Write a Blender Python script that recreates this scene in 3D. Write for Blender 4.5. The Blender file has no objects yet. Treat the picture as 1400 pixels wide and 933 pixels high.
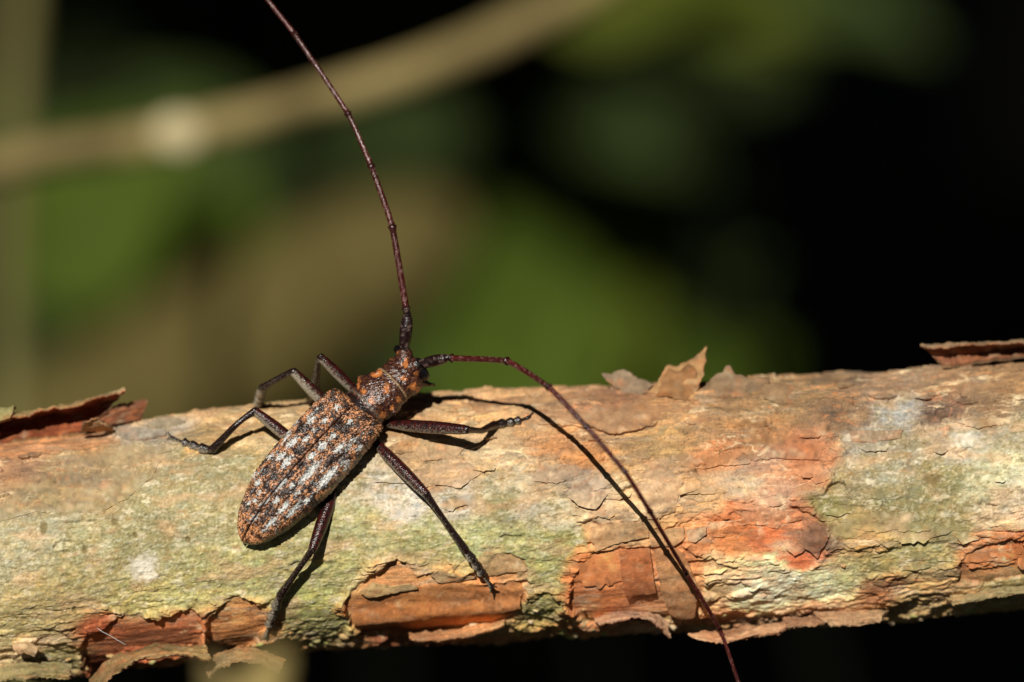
import bpy, bmesh, math, random
import numpy as np
from mathutils import Vector, Matrix
from mathutils.geometry import delaunay_2d_cdt

random.seed(7)
rng = np.random.default_rng(7)
scene = bpy.context.scene
col = scene.collection
scene.unit_settings.system = 'METRIC'
scene.unit_settings.scale_length = 0.01        # one unit is one centimetre

# ------------------------------------------------------------------ camera
D = 40.0                                        # camera to plane of focus (cm)
PPC = 140.0                                     # photo pixels per cm at that plane
PITCH = math.radians(20)
F0 = np.array([0.0, 0.0, 100.0])
Rx = np.array([1.0, 0, 0])
Uy = np.array([0, math.sin(PITCH), math.cos(PITCH)])
Bz = np.array([0, -math.cos(PITCH), math.sin(PITCH)])
BASIS = np.stack([Rx, Uy, Bz])                  # rows


def to_world(c):
    return F0 + np.asarray(c, float) @ BASIS


def pix(px, py, z):
    """photo pixel + depth (cm in front of the focal plane) -> world point(s)"""
    px, py, z = np.broadcast_arrays(np.asarray(px, float), np.asarray(py, float), np.asarray(z, float))
    s = (D - z) / D
    return to_world(np.stack([(px - 700) / PPC * s, (466.5 - py) / PPC * s, z], -1))


cam_d = bpy.data.cameras.new('camera')
cam = bpy.data.objects.new('camera', cam_d)
col.objects.link(cam)
scene.camera = cam
cam.location = to_world([0, 0, D])
cam.rotation_euler = (math.pi / 2 - PITCH, 0, 0)
cam_d.sensor_width = 36
cam_d.lens = 36 * D / 10.0
cam_d.clip_start = 0.5
cam_d.clip_end = 100000
cam_d.dof.use_dof = True
cam_d.dof.focus_distance = D + 0.05
APERTURE = 1.35                                 # pupil diameter, cm
cam_d.dof.aperture_fstop = cam_d.lens * 1e-3 / APERTURE

# ------------------------------------------------------------------ light
L = np.array([-0.188, 0.43, 0.88]); L /= np.linalg.norm(L)   # towards the sun, camera axes
Lw = Vector(L @ BASIS)
sun_d = bpy.data.lights.new('sun', 'SUN')
sun_d.energy = 4.8
sun_d.angle = math.radians(0.5)
sun_d.color = (1.0, 0.95, 0.86)
sun = bpy.data.objects.new('sun', sun_d)
col.objects.link(sun)
sun.rotation_euler = Lw.to_track_quat('Z', 'Y').to_euler()
sun.location = Vector(F0) + Lw * 2000
world = bpy.data.worlds.new('World')
scene.world = world
world.use_nodes = True
wn = world.node_tree.nodes
sky = wn.new('ShaderNodeTexSky')
sky.sky_type = 'NISHITA'
sky.sun_disc = False
sky.sun_elevation = math.asin(Lw.z)
sky.sun_rotation = math.atan2(Lw.x, Lw.y)
world.node_tree.links.new(sky.outputs[0], wn['Background'].inputs[0])
wn['Background'].inputs[1].default_value = 0.05
vs = scene.view_settings
vs.view_transform = 'Standard'
vs.look = 'None'
vs.exposure = 0.0
vs.gamma = 1.0
scene.cycles.use_denoising = True
scene.cycles.max_bounces = 6


# ------------------------------------------------------------------ helpers
def lin(c):
    c = np.asarray(c, float) / 255.0
    return np.where(c <= 0.04045, c / 12.92, ((c + 0.055) / 1.055) ** 2.4)


def tag(o, label=None, cat=None, group=None, kind=None):
    if label: o['label'] = label
    if cat: o['category'] = cat
    if group: o['group'] = group
    if kind: o['kind'] = kind
    return o


def empty(name, loc):
    o = bpy.data.objects.new(name, None)
    o.location = loc
    o.empty_display_size = 0.3
    col.objects.link(o)
    bpy.context.view_layer.update()
    return o


def mesh_obj(name, verts, faces, mat, parent=None, colors=None, smooth=True):
    me = bpy.data.meshes.new(name)
    verts = np.asarray(verts, np.float64)
    if isinstance(faces, np.ndarray):
        n, k = faces.shape
        me.vertices.add(len(verts))
        me.vertices.foreach_set('co', verts.astype(np.float32).ravel())
        me.loops.add(n * k)
        me.loops.foreach_set('vertex_index', faces.astype(np.int32).ravel())
        me.polygons.add(n)
        me.polygons.foreach_set('loop_start', np.arange(0, n * k, k, dtype=np.int32))
        me.update(calc_edges=True)
        me.validate()
    else:
        me.from_pydata([tuple(v) for v in verts], [], faces)
        me.update()
    if smooth:
        me.polygons.foreach_set('use_smooth', np.ones(len(me.polygons), bool))
    if colors is not None:
        a = me.color_attributes.new('Col', 'FLOAT_COLOR', 'POINT')
        c4 = np.ones((len(verts), 4), np.float32)
        c4[:, :3] = colors
        a.data.foreach_set('color', c4.ravel())
    if mat is not None:
        me.materials.append(mat)
    o = bpy.data.objects.new(name, me)
    col.objects.link(o)
    if parent is not None:
        o.parent = parent
        o.matrix_parent_inverse = parent.matrix_world.inverted()
    return o


def _hash(ix, iy, seed):
    h = (ix * 374761393 + iy * 668265263 + seed * 974634777) & 0xFFFFFFFF
    h = ((h ^ (h >> 13)) * 1274126177) & 0xFFFFFFFF
    return (h ^ (h >> 16)) & 0xFFFFFFFF


def perlin(x, y, seed=0):
    xi = np.floor(x).astype(np.int64); yi = np.floor(y).astype(np.int64)
    xf = x - xi; yf = y - yi
    u = xf * xf * xf * (xf * (xf * 6 - 15) + 10)
    v = yf * yf * yf * (yf * (yf * 6 - 15) + 10)

    def g(ix, iy, dx, dy):
        a = _hash(ix, iy, seed) * (2 * math.pi / 4294967296.0)
        return np.cos(a) * dx + np.sin(a) * dy
    n00 = g(xi, yi, xf, yf); n10 = g(xi + 1, yi, xf - 1, yf)
    n01 = g(xi, yi + 1, xf, yf - 1); n11 = g(xi + 1, yi + 1, xf - 1, yf - 1)
    return 1.5 * ((n00 * (1 - u) + n10 * u) * (1 - v) + (n01 * (1 - u) + n11 * u) * v)


def fbm(x, y, o=4, seed=0, gain=0.5):
    t = 0; a = 1; n = 0
    for i in range(o):
        t = t + a * perlin(x * 2 ** i, y * 2 ** i, seed + i * 17)
        n += a; a *= gain
    return t / n * 1.4


def sst(a, b, x):
    t = np.clip((x - a) / (b - a), 0, 1)
    return t * t * (3 - 2 * t)


def poly_sd(px, py, poly):
    """signed distance, positive inside"""
    P = np.asarray(poly, float)
    d = np.full(px.shape, 1e9); ins = np.zeros(px.shape, bool)
    for i in range(len(P)):
        a = P[i]; b = P[(i + 1) % len(P)]
        e = b - a
        t = np.clip(((px - a[0]) * e[0] + (py - a[1]) * e[1]) / max(e @ e, 1e-9), 0, 1)
        d = np.minimum(d, np.hypot(px - a[0] - t * e[0], py - a[1] - t * e[1]))
        c = (a[1] > py) != (b[1] > py)
        with np.errstate(divide='ignore', invalid='ignore'):
            xi = a[0] + (py - a[1]) * e[0] / (e[1] if abs(e[1]) > 1e-9 else 1e-9)
        ins ^= c & (px < xi)
    return np.where(ins, d, -d)


def catmull(pts, n):
    P = np.asarray(pts, float)
    P = np.vstack([2 * P[0] - P[1], P, 2 * P[-1] - P[-2]])
    out = []
    for i in range(1, len(P) - 2):
        for k in range(n):
            t = k / n
            out.append(0.5 * (2 * P[i] + (P[i + 1] - P[i - 1]) * t + (2 * P[i - 1] - 5 * P[i] + 4 * P[i + 1] - P[i + 2]) * t * t
                              + (3 * P[i] - P[i - 1] - 3 * P[i + 1] + P[i + 2]) * t ** 3))
    out.append(P[-2])
    return np.array(out)


def tube(pts, rad, ring=12, squash=None, up=None):
    """closed tube along world points -> verts, quads/ngons list"""
    P = np.asarray(pts, float); n = len(P)
    R = np.broadcast_to(np.asarray(rad, float), (n,))
    T = np.gradient(P, axis=0); T /= np.linalg.norm(T, axis=1)[:, None] + 1e-12
    nrm = np.array(up if up is not None else Bz, float)
    V = []
    for i in range(n):
        nrm = nrm - T[i] * (nrm @ T[i])
        if np.linalg.norm(nrm) < 1e-6: nrm = np.cross(T[i], [1, 0.3, 0.2])
        nrm = nrm / np.linalg.norm(nrm)
        b = np.cross(T[i], nrm)
        for k in range(ring):
            a = 2 * math.pi * k / ring
            V.append(P[i] + R[i] * (math.cos(a) * nrm * (squash or 1) + math.sin(a) * b))
    Fc = []
    for i in range(n - 1):
        for k in range(ring):
            k2 = (k + 1) % ring
            Fc.append((i * ring + k, i * ring + k2, (i + 1) * ring + k2, (i + 1) * ring + k))
    Fc.append(tuple(range(ring))[::-1])
    Fc.append(tuple((n - 1) * ring + k for k in range(ring)))
    return V, Fc


class MB:
    def __init__(s): s.v = []; s.f = []

    def add(s, V, Fc):
        o = len(s.v)
        s.v.extend([np.asarray(x) for x in V]); s.f.extend([tuple(i + o for i in f) for f in Fc])


def ellipsoid(c, ax, nu=16, nv=10):
    """ax: three world vectors (semi axes)"""
    V = []; Fc = []
    for j in range(nv + 1):
        th = math.pi * (j + 0.0) / nv
        th = min(max(th, 0.06), math.pi - 0.06)
        for i in range(nu):
            ph = 2 * math.pi * i / nu
            V.append(np.asarray(c) + math.cos(th) * ax[2] + math.sin(th) * (math.cos(ph) * ax[0] + math.sin(ph) * ax[1]))
    for j in range(nv):
        for i in range(nu):
            i2 = (i + 1) % nu
            Fc.append((j * nu + i, (j + 1) * nu + i, (j + 1) * nu + i2, j * nu + i2))
    Fc.append(tuple(range(nu)))
    Fc.append(tuple(nv * nu + i for i in range(nu))[::-1])
    return V, Fc


# ------------------------------------------------------------------ materials
def material(name, color=None, attr=False, rough=0.8, spec=0.3, var=0.25, var_scale=8.0, bump=0.0, bump_scale=40.0,
             rough_var=0.0, transl=None, coat=0.0, detail=5.0, sheen=0.0):
    m = bpy.data.materials.new(name); m.use_nodes = True
    nt = m.node_tree; N = nt.nodes; Lk = nt.links
    b = N['Principled BSDF']
    b.inputs['Roughness'].default_value = rough
    b.inputs['Specular IOR Level'].default_value = spec
    b.inputs['Coat Weight'].default_value = coat
    b.inputs['Coat Roughness'].default_value = 0.25
    tc = N.new('ShaderNodeTexCoord')
    nz = N.new('ShaderNodeTexNoise'); nz.inputs['Scale'].default_value = var_scale; nz.inputs['Detail'].default_value = detail
    Lk.new(tc.outputs['Object'], nz.inputs['Vector'])
    if attr:
        src = N.new('ShaderNodeAttribute'); src.attribute_name = 'Col'; out = src.outputs['Color']
    else:
        src = N.new('ShaderNodeRGB'); src.outputs[0].default_value = (*color, 1); out = src.outputs[0]
    mp = N.new('ShaderNodeMapRange')
    mp.inputs['From Min'].default_value = 0.25; mp.inputs['From Max'].default_value = 0.75
    mp.inputs['To Min'].default_value = 1 - var; mp.inputs['To Max'].default_value = 1 + var
    Lk.new(nz.outputs['Fac'], mp.inputs['Value'])
    mx = N.new('ShaderNodeMix'); mx.data_type = 'RGBA'; mx.blend_type = 'MULTIPLY'
    mx.inputs['Factor'].default_value = 1.0
    Lk.new(out, mx.inputs[6]); Lk.new(mp.outputs[0], mx.inputs[7])
    Lk.new(mx.outputs[2], b.inputs['Base Color'])
    if rough_var:
        mr = N.new('ShaderNodeMapRange')
        mr.inputs['To Min'].default_value = max(rough - rough_var, 0.05); mr.inputs['To Max'].default_value = min(rough + rough_var, 1)
        nz3 = N.new('ShaderNodeTexNoise'); nz3.inputs['Scale'].default_value = var_scale * 2.3
        Lk.new(tc.outputs['Object'], nz3.inputs['Vector']); Lk.new(nz3.outputs['Fac'], mr.inputs['Value'])
        Lk.new(mr.outputs[0], b.inputs['Roughness'])
    if bump:
        n2 = N.new('ShaderNodeTexNoise'); n2.inputs['Scale'].default_value = bump_scale; n2.inputs['Detail'].default_value = 4
        Lk.new(tc.outputs['Object'], n2.inputs['Vector'])
        bp = N.new('ShaderNodeBump'); bp.inputs['Strength'].default_value = bump; bp.inputs['Distance'].default_value = 0.02
        Lk.new(n2.outputs['Fac'], bp.inputs['Height']); Lk.new(bp.outputs[0], b.inputs['Normal'])
    if transl:
        tr = N.new('ShaderNodeBsdfTranslucent'); tr.inputs[0].default_value = (*transl, 1)
        ad = N.new('ShaderNodeAddShader')
        Lk.new(b.outputs[0], ad.inputs[0]); Lk.new(tr.outputs[0], ad.inputs[1])
        Lk.new(ad.outputs[0], N['Material Output'].inputs['Surface'])
    return m


M_bark = material('pine_bark', attr=True, rough=0.85, spec=0.25, var=0.16, var_scale=28, bump=0.35, bump_scale=55, rough_var=0.15)
M_elytra = material('elytra_shell', attr=True, rough=0.30, spec=0.5, var=0.12, var_scale=60, bump=0.5, bump_scale=60, rough_var=0.15)
M_body = material('beetle_cuticle', attr=True, rough=0.25, spec=0.6, var=0.2, var_scale=50, bump=0.35, bump_scale=70, rough_var=0.15)
M_eye = material('beetle_eye', (0.006, 0.005, 0.006), rough=0.12, spec=0.6, var=0.2, bump=0.25, bump_scale=140)
M_ant = material('antenna_cuticle', attr=True, rough=0.27, spec=0.5, var=0.2, var_scale=30, bump=0.3, bump_scale=60)
M_branch = material('pale_branch_bark', attr=True, rough=0.8, var=0.15, var_scale=2.5, bump=0.3, bump_scale=8)
M_silk = material('silk', (0.5, 0.5, 0.48), rough=0.3, spec=0.8, var=0.05)

# ------------------------------------------------------------------ the pine branch
ZA = -1.30
RP = 164.5
RC = 1.175
_cx = np.array([-9000, -3000, -400, -100, 200, 440, 600, 800, 1000, 1200, 1400, 1700, 4000, 9000.0])
_cy = np.array([1370, 960, 793, 768, 742, 717, 707, 698, 690, 679, 664, 645, 500, 180.0])


def axis_y(px):
    return (np.interp(px - 60, _cx, _cy) + np.interp(px + 60, _cx, _cy) + np.interp(px, _cx, _cy)) / 3


def phi_of(px, py):
    return np.arcsin(np.clip((axis_y(px) - py) / RP, -0.9999, 0.9999))


def surf(px, phi, h):
    """point on the branch; h = height over the smooth cylinder in cm"""
    r = RC + h
    py = axis_y(px) - (RP + h * PPC) * np.sin(phi)
    return pix(px, py, ZA + r * np.cos(phi))


# colours measured on the sunlit bark (sRGB), x, y, r, g, b
SAMPLES = np.array([
    (20, 610, 175, 122, 82), (100, 607, 172, 128, 88), (20, 640, 198, 150, 110), (100, 640, 185, 155, 112), (180, 635, 192, 165, 120),
    (60, 680, 190, 162, 115), (140, 680, 198, 170, 120), (190, 580, 178, 150, 115), (220, 592, 182, 168, 145), (260, 575, 192, 150, 105),
    (300, 600, 200, 165, 110), (340, 580, 190, 155, 105), (240, 640, 188, 172, 122), (300, 650, 188, 175, 122), (60, 730, 202, 192, 145),
    (20, 760, 198, 188, 140), (120, 740, 190, 180, 125), (200, 700, 190, 180, 128), (280, 710, 194, 184, 130), (120, 790, 188, 172, 112),
    (195, 745, 182, 172, 115), (300, 780, 182, 176, 112), (60, 820, 176, 155, 98), (30, 860, 172, 155, 95), (180, 825, 172, 160, 92),
    (250, 815, 178, 170, 102), (340, 790, 180, 174, 108), (400, 770, 184, 174, 110), (420, 820, 165, 165, 92), (80, 900, 165, 150, 92),
    (40, 880, 200, 165, 120), (450, 850, 150, 145, 85), (460, 780, 178, 172, 105), (480, 720, 190, 184, 122), (430, 600, 200, 175, 122),
    (400, 570, 196, 160, 112), (470, 660, 205, 190, 140), (540, 560, 200, 160, 112), (560, 600, 206, 158, 105), (590, 620, 208, 172, 125),
    (530, 670, 226, 214, 184), (560, 690, 232, 222, 196), (620, 690, 224, 210, 178), (600, 650, 212, 172, 128), (640, 640, 214, 176, 132),
    (680, 620, 214, 178, 132), (590, 725, 186, 182, 118), (640, 740, 190, 190, 122), (560, 750, 180, 176, 108), (690, 690, 176, 168, 112),
    (690, 660, 215, 195, 150), (720, 690, 222, 205, 165), (760, 700, 214, 196, 150), (760, 745, 164, 165, 98), (730, 780, 168, 165, 98),
    (740, 830, 158, 150, 86), (700, 740, 182, 180, 115), (760, 615, 226, 156, 96), (740, 590, 208, 160, 112), (800, 630, 224, 155, 92),
    (800, 665, 196, 166, 136), (830, 690, 212, 176, 135), (740, 650, 205, 172, 132), (870, 700, 216, 178, 132), (830, 575, 190, 148, 108),
    (660, 560, 204, 164, 114), (620, 545, 192, 150, 105), (720, 545, 196, 154, 106), (790, 545, 192, 142, 100), (850, 545, 166, 116, 80),
    (900, 565, 196, 146, 96), (950, 560, 208, 156, 102), (900, 610, 206, 164, 108), (900, 655, 218, 176, 130), (860, 640, 210, 165, 112),
    (960, 600, 200, 152, 102), (1000, 560, 182, 142, 96), (1100, 535, 162, 128, 90), (1060, 560, 172, 136, 92), (1200, 540, 166, 130, 100),
    (1300, 530, 166, 130, 95), (1380, 520, 178, 136, 92), (1230, 562, 186, 182, 166), (1150, 570, 170, 132, 95), (1290, 560, 160, 122, 95),
    (980, 625, 226, 152, 96), (960, 680, 216, 172, 122), (1050, 640, 224, 168, 128), (1040, 600, 196, 142, 92), (1100, 620, 226, 142, 90),
    (1110, 650, 224, 150, 102), (1010, 660, 226, 192, 150), (1060, 680, 216, 162, 128), (1010, 715, 226, 126, 66), (1050, 740, 226, 120, 66),
    (1090, 705, 222, 142, 96), (1118, 738, 150, 106, 80), (1090, 770, 222, 110, 62), (990, 740, 222, 136, 74), (1000, 775, 212, 174, 124),
    (1040, 800, 224, 190, 150), (1080, 790, 220, 206, 166), (1060, 775, 214, 186, 142), (970, 800, 202, 160, 108), (970, 840, 196, 134, 88),
    (1120, 800, 212, 196, 146), (1130, 690, 162, 156, 92), (1160, 720, 176, 150, 92), (1180, 740, 196, 150, 92), (1160, 660, 184, 164, 118),
    (1200, 640, 190, 180, 140), (1180, 610, 188, 176, 148), (1240, 620, 184, 166, 126), (1250, 700, 164, 154, 100), (1220, 680, 170, 160, 108),
    (1320, 600, 222, 212, 182), (1280, 590, 196, 166, 130), (1370, 640, 226, 222, 172), (1340, 660, 206, 200, 150), (1300, 720, 166, 152, 100),
    (1290, 660, 160, 150, 95), (1390, 600, 196, 182, 140), (1350, 570, 178, 142, 104), (1380, 690, 222, 202, 160), (1350, 755, 194, 124, 74),
    (1395, 745, 202, 120, 64), (1400, 700, 222, 186, 150), (1200, 770, 160, 146, 88), (1260, 760, 168, 156, 98), (1250, 805, 176, 146, 95),
    (1150, 790, 196, 190, 126), (1205, 803, 166, 110, 70), (1300, 800, 170, 140, 95), (1380, 800, 165, 150, 95), (1120, 830, 180, 130, 90),
    (500, 840, 196, 116, 58), (560, 835, 206, 118, 56), (640, 830, 216, 130, 60), (690, 815, 208, 138, 84), (600, 800, 186, 135, 80),
    (560, 860, 150, 84, 52), (540, 785, 200, 150, 100), (830, 770, 228, 128, 62), (810, 800, 202, 104, 50), (840, 830, 198, 108, 56),
    (870, 775, 192, 104, 58), (800, 830, 196, 120, 66), (920, 790, 200, 142, 92), (930, 760, 204, 130, 78), (880, 832, 195, 160, 125),
    (830, 735, 210, 160, 108), (880, 725, 208, 162, 108), (150, 860, 160, 78, 42), (200, 870, 150, 74, 40), (250, 850, 170, 86, 48),
    (150, 900, 196, 100, 56), (330, 850, 192, 130, 78), (320, 880, 196, 126, 70),
], float)
S_XY = SAMPLES[:, :2].copy()
S_V = phi_of(S_XY[:, 0], S_XY[:, 1]) * RP
S_PH = S_V / RP
S_SH = 4.8 / math.pi * np.clip(L[1] * np.sin(S_PH) + L[2] * np.cos(S_PH), 0.5, 1) + 0.02
S_LIN = lin(SAMPLES[:, 2:]) / S_SH[:, None] / np.array([1.03, 0.98, 0.90])

CAVITIES = [   # outlines of places where a plate has come off, depth
    ([(107, 890), (117, 867), (135, 859), (160, 840), (190, 842), (225, 839), (257, 832), (272, 836), (280, 855), (276, 875), (272, 884),
      (175, 886), (150, 905), (132, 917), (112, 900)], 0.045, (186, 116, 74)),
    ([(280, 850), (285, 840), (300, 828), (320, 813), (345, 815), (358, 830), (364, 850), (362, 868), (345, 880), (310, 890), (285, 893), (278, 880)],
     0.035, (190, 128, 76)),
    ([(468, 824), (480, 808), (502, 790), (518, 781), (530, 767), (542, 761), (559, 770), (570, 789), (600, 781), (640, 788), (662, 786),
      (668, 760), (695, 754), (718, 765), (724, 795), (716, 832), (690, 850), (640, 862), (560, 874), (500, 866), (478, 850)], 0.035, (204, 136, 80)),
    ([(780, 800), (792, 770), (812, 752), (850, 745), (930, 745), (960, 760), (965, 800), (955, 840), (900, 852), (850, 850), (800, 850), (775, 825)],
     0.04, (212, 138, 84)),
    ([(985, 745), (1000, 700), (1040, 690), (1090, 690), (1130, 715), (1135, 745), (1110, 775), (1085, 785), (1050, 762), (1000, 760)], 0.03, None),
    ([(950, 640), (1000, 630), (1060, 625), (1120, 625), (1140, 650), (1120, 672), (1060, 690), (1000, 680), (960, 665)], 0.022, None),
    ([(1310, 770), (1340, 745), (1390, 735), (1440, 720), (1440, 780), (1390, 790), (1340, 800), (1310, 795)], 0.04, (196, 122, 70)),
    ([(595, 690), (620, 683), (645, 686), (640, 696), (610, 700)], 0.02, (214, 160, 96)),
    ([(-60, 605), (0, 602), (110, 592), (140, 590), (165, 606), (130, 615), (80, 624), (20, 628), (-60, 622)], 0.03, (176, 124, 84)),
]
for _i in range(26):
    _x = random.uniform(560, 1420) if _i % 4 else random.uniform(-20, 520)
    _y = axis_y(np.array(_x)) + random.uniform(-135, 120)
    if 300 < _x < 560 and _y < 760: continue
    _w = random.uniform(14, 48); _h = random.uniform(5, 14)
    _n = random.randint(7, 10)
    CAVITIES.append(([(_x + _w * math.cos(a) * random.uniform(.6, 1.25), float(_y) + _h * math.sin(a) * random.uniform(.6, 1.25) - 0.07 * _w * math.cos(a))
                      for a in np.linspace(0, 2 * math.pi, _n, endpoint=False)], random.uniform(.015, .035), None))


def sample_color(px, v):
    wx = 16 * fbm(px / 45, v / 30, 4, 3); wy = 12 * fbm(px / 45, v / 30, 4, 9)
    qx = px + wx; qv = v + wy
    acc = np.zeros(px.shape + (3,)); wt = np.zeros(px.shape)
    for (x, _), sv, c in zip(S_XY, S_V, S_LIN):
        d2 = ((qx - x) * 0.8) ** 2 + (qv - sv) ** 2
        w = 1.0 / (d2 + 90.0) ** 2.4
        acc += w[..., None] * c; wt += w
    return acc / wt[..., None]


def bark_field(px, phi, want_color=True):
    """height (cm) and albedo of the branch surface at photo column px and angle phi"""
    v = phi * RP
    py = axis_y(px) - RP * np.sin(phi)
    c = sample_color(px, v)
    ratio = c[..., 1] / (c[..., 0] + 1e-6)              # green/red: high on lichen
    lich = sst(0.66, 0.86, ratio + 0.05 * fbm(px / 40, v / 30, 3, 77))
    h = 0.035 * fbm(px / 230, v / 120, 3, 21)
    wpx = px + 14 * fbm(px / 50, v / 24, 4, 41); wv = v + 9 * fbm(px / 50, v / 24, 4, 42)
    f = (fbm(wpx / 150, wv / 46, 4, 51, 0.55) * 0.5 + 0.5) * 7
    fl = np.floor(f); fr = f - fl
    st = fl + sst(0.0, 0.10, fr) * 0.85 + 0.15 * fr
    bark = 1 - 0.8 * lich
    h = h + 0.021 * (st - 3.5) * bark
    # a second, finer set of scales
    f2 = (fbm(wpx / 60 + 9, wv / 22, 3, 61, 0.55) * 0.5 + 0.5) * 5
    fl2 = np.floor(f2); fr2 = f2 - fl2
    h = h + 0.008 * (fl2 + sst(0, 0.14, fr2)) * bark
    h = h + 0.007 * fbm(px / 34, v / 6, 4, 71) * bark
    # lichen crust
    gr = fbm(px / 5.5, v / 4.2, 3, 81)
    gr2 = fbm(px / 17, v / 13, 3, 83)
    patchy = 0.35 + 0.65 * sst(-0.3, 0.5, fbm(px / 60, v / 40, 3, 85))
    h = h + lich * (0.0040 * gr * patchy + 0.009 * gr2 + 0.010 * fbm(px / 45, v / 26, 3, 89) + 0.016 * np.clip(fbm(px / 8, v / 7, 2, 87) - 0.35, 0, 1))
    # ragged underside
    low = sst(math.radians(-48), math.radians(-68), phi) if False else np.clip((-phi - math.radians(46)) / math.radians(24), 0, 1)
    h = h + low * (0.030 * fbm(px / 30, v / 16, 5, 91, .62) + 0.012 * (1 - 2.2 * np.abs(fbm(px / 20, v / 11, 3, 93, .5))))
    # splits
    cr = np.abs(perlin(wpx / 120 + 5, wv / 17, 101))
    crm = sst(0.05, 0.35, fbm(px / 90, v / 60, 2, 105))
    h = h - 0.020 * (1 - sst(0.0, 0.06, cr)) * crm * (1 - 0.6 * lich) * (1 - 0.7 * low)
    jag = 3.5 * fbm(px / 12, v / 12, 3, 111) + 5 * fbm(px / 40, v / 30, 2, 113)
    cav_t = np.zeros(px.shape)
    front = np.abs(phi) < math.radians(88)
    for poly, dep, cc in CAVITIES:
        P = np.asarray(poly, float)
        sel = front & (px > P[:, 0].min() - 20) & (px < P[:, 0].max() + 20) & (py > P[:, 1].min() - 20) & (py < P[:, 1].max() + 20)
        if not sel.any(): continue
        sd = poly_sd(px[sel], py[sel], poly) + jag[sel] * 0.7
        t = sst(-0.5, 3.0, sd)
        hs = h[sel]
        med = np.median(hs[sd > 0]) if (sd > 0).any() else 0.0
        inner = med + 0.010 * fbm(px[sel] / 60, v[sel] / 16, 3, 117, .4) + 0.06 * (hs - med)
        h[sel] = hs * (1 - 0.94 * t) + inner * 0.94 * t - dep * t
        lip = np.exp(-((sd + 3) / 4.0) ** 2)                # edge of the plate stands a little proud
        h[sel] += 0.012 * lip
        if cc is not None:
            tc = sst(0, 3, sd)[:, None]
            cs = c[sel]
            mixc = lin(cc) * (1 + 0.35 * fbm(px[sel] / 60, v[sel] / 12, 3, 115))[:, None]
            c[sel] = cs * (1 - 0.6 * tc) + mixc * 0.6 * tc
        cav_t[sel] = np.maximum(cav_t[sel], t)
    if not want_color:
        return h, None
    # colour of the scales themselves
    lev = fbm(fl * 3.7 + px / 160, fl * 1.9 + v / 60, 2, 121) * bark
    lev2 = fbm(fl2 * 5.1 + px / 90, fl2 * 2.3 + v / 40, 2, 127) * bark
    c = c * (1 + 0.30 * lev + 0.22 * lev2)[..., None]
    tint = np.stack([1 + 0.10 * lev2, 1 - 0.02 * lev2, 1 - 0.22 * lev2 - 0.1 * lev], -1)
    c = c * tint
    rim = np.exp(-((fr - 0.06) / 0.05) ** 2) * bark       # torn rims show fresh orange cork
    orange = lin((224, 138, 78))
    k = (0.35 * rim * sst(-0.1, 0.4, fbm(px / 70, v / 40, 2, 131)))[..., None]
    c = c * (1 - k) + orange * k
    grey = sst(0.15, 0.7, fbm(px / 55, v / 18, 3, 135)) * bark * 0.5
    c = c * (1 - grey[..., None]) + grey[..., None] * lin((190, 172, 148)) * (c.mean(-1, keepdims=True) / 0.34)
    fib = fbm(px / 40, v / 4.5, 3, 141) * bark
    c = c * (1 + 0.16 * fib)[..., None]
    vn = perlin(wpx / 95 + 1.3 * fbm(px / 60, v / 30, 3, 143), wv / 15 + 0.8 * fbm(px / 45, v / 25, 3, 144), 145)
    vm = sst(-0.05, 0.45, fbm(px / 120, v / 60, 2, 147)) * bark
    k = (np.exp(-(vn / 0.07) ** 2) * vm * 0.42)[..., None]
    c = c * (1 - k) + k * lin((222, 140, 88))
    vn = perlin(wpx / 80 + 31, wv / 13 + 7 + 0.7 * fbm(px / 40, v / 20, 3, 148), 149)
    k = (np.exp(-(vn / 0.08) ** 2) * sst(0.0, 0.5, fbm(px / 110 + 7, v / 50, 2, 150)) * bark * 0.55)[..., None]
    c = c * (1 - k) + k * lin((226, 206, 168))
    k = (sst(0.25, 0.7, fbm(px / 48 + 3, v / 12, 4, 152, .6)) * bark * 0.4)[..., None]
    c = c * (1 - k) + k * lin((150, 104, 70))
    k = (sst(0.42, 0.75, fbm(px / 7, v / 4, 3, 153, .6) + 0.25 * fbm(px / 60, v / 40, 2, 154)) * 0.55)[..., None]
    c = c * (1 - k) + k * lin((96, 76, 48))
    # lichen: pale and olive grains
    sp = fbm(px / 5.0, v / 4.5, 3, 151)
    pale = (sst(0.12, 0.6, sp + 0.5 * gr2) * lich * 0.42)[..., None]
    olive = (sst(0.10, 0.6, -sp + 0.6 * fbm(px / 30, v / 22, 3, 155)) * lich * 0.5)[..., None]
    c = c * (1 - pale) + pale * lin((205, 198, 164))
    c = c * (1 - olive) + olive * lin((140, 130, 74))
    gw = fbm(px / 20, v / 14, 3, 157) * lich
    c = c * np.stack([1 + 0.10 * gw, 1 - 0.02 * gw, 1 - 0.16 * gw], -1)
    k = (sst(0.12, 0.5, fbm(px / 17, v / 8, 4, 158, .6) + 0.3 * fbm(px / 80, v / 50, 2, 160)) * lich * 0.5)[..., None]
    c = c * (1 - k) + k * lin((124, 114, 64))
    k = (sst(0.2, 0.55, fbm(px / 26 + 40, v / 13, 4, 162, .6)) * lich * 0.5)[..., None]
    c = c * (1 - k) + k * lin((214, 206, 176))
    tanp = (sst(0.1, 0.6, fbm(px / 70, v / 34, 3, 159)) * lich * 0.55)[..., None]
    c = c * (1 - tanp) + tanp * lin((194, 160, 116))
    brown = (sst(0.38, 0.75, fbm(px / 24, v / 15, 4, 161)) * lich * 0.45)[..., None]
    c = c * (1 - brown) + brown * lin((170, 130, 78))
    c = c * (1 + 0.20 * fbm(px / 3.2, v / 3.0, 2, 171) + 0.17 * fbm(px / 12, v / 9, 3, 173))[..., None]
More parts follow.
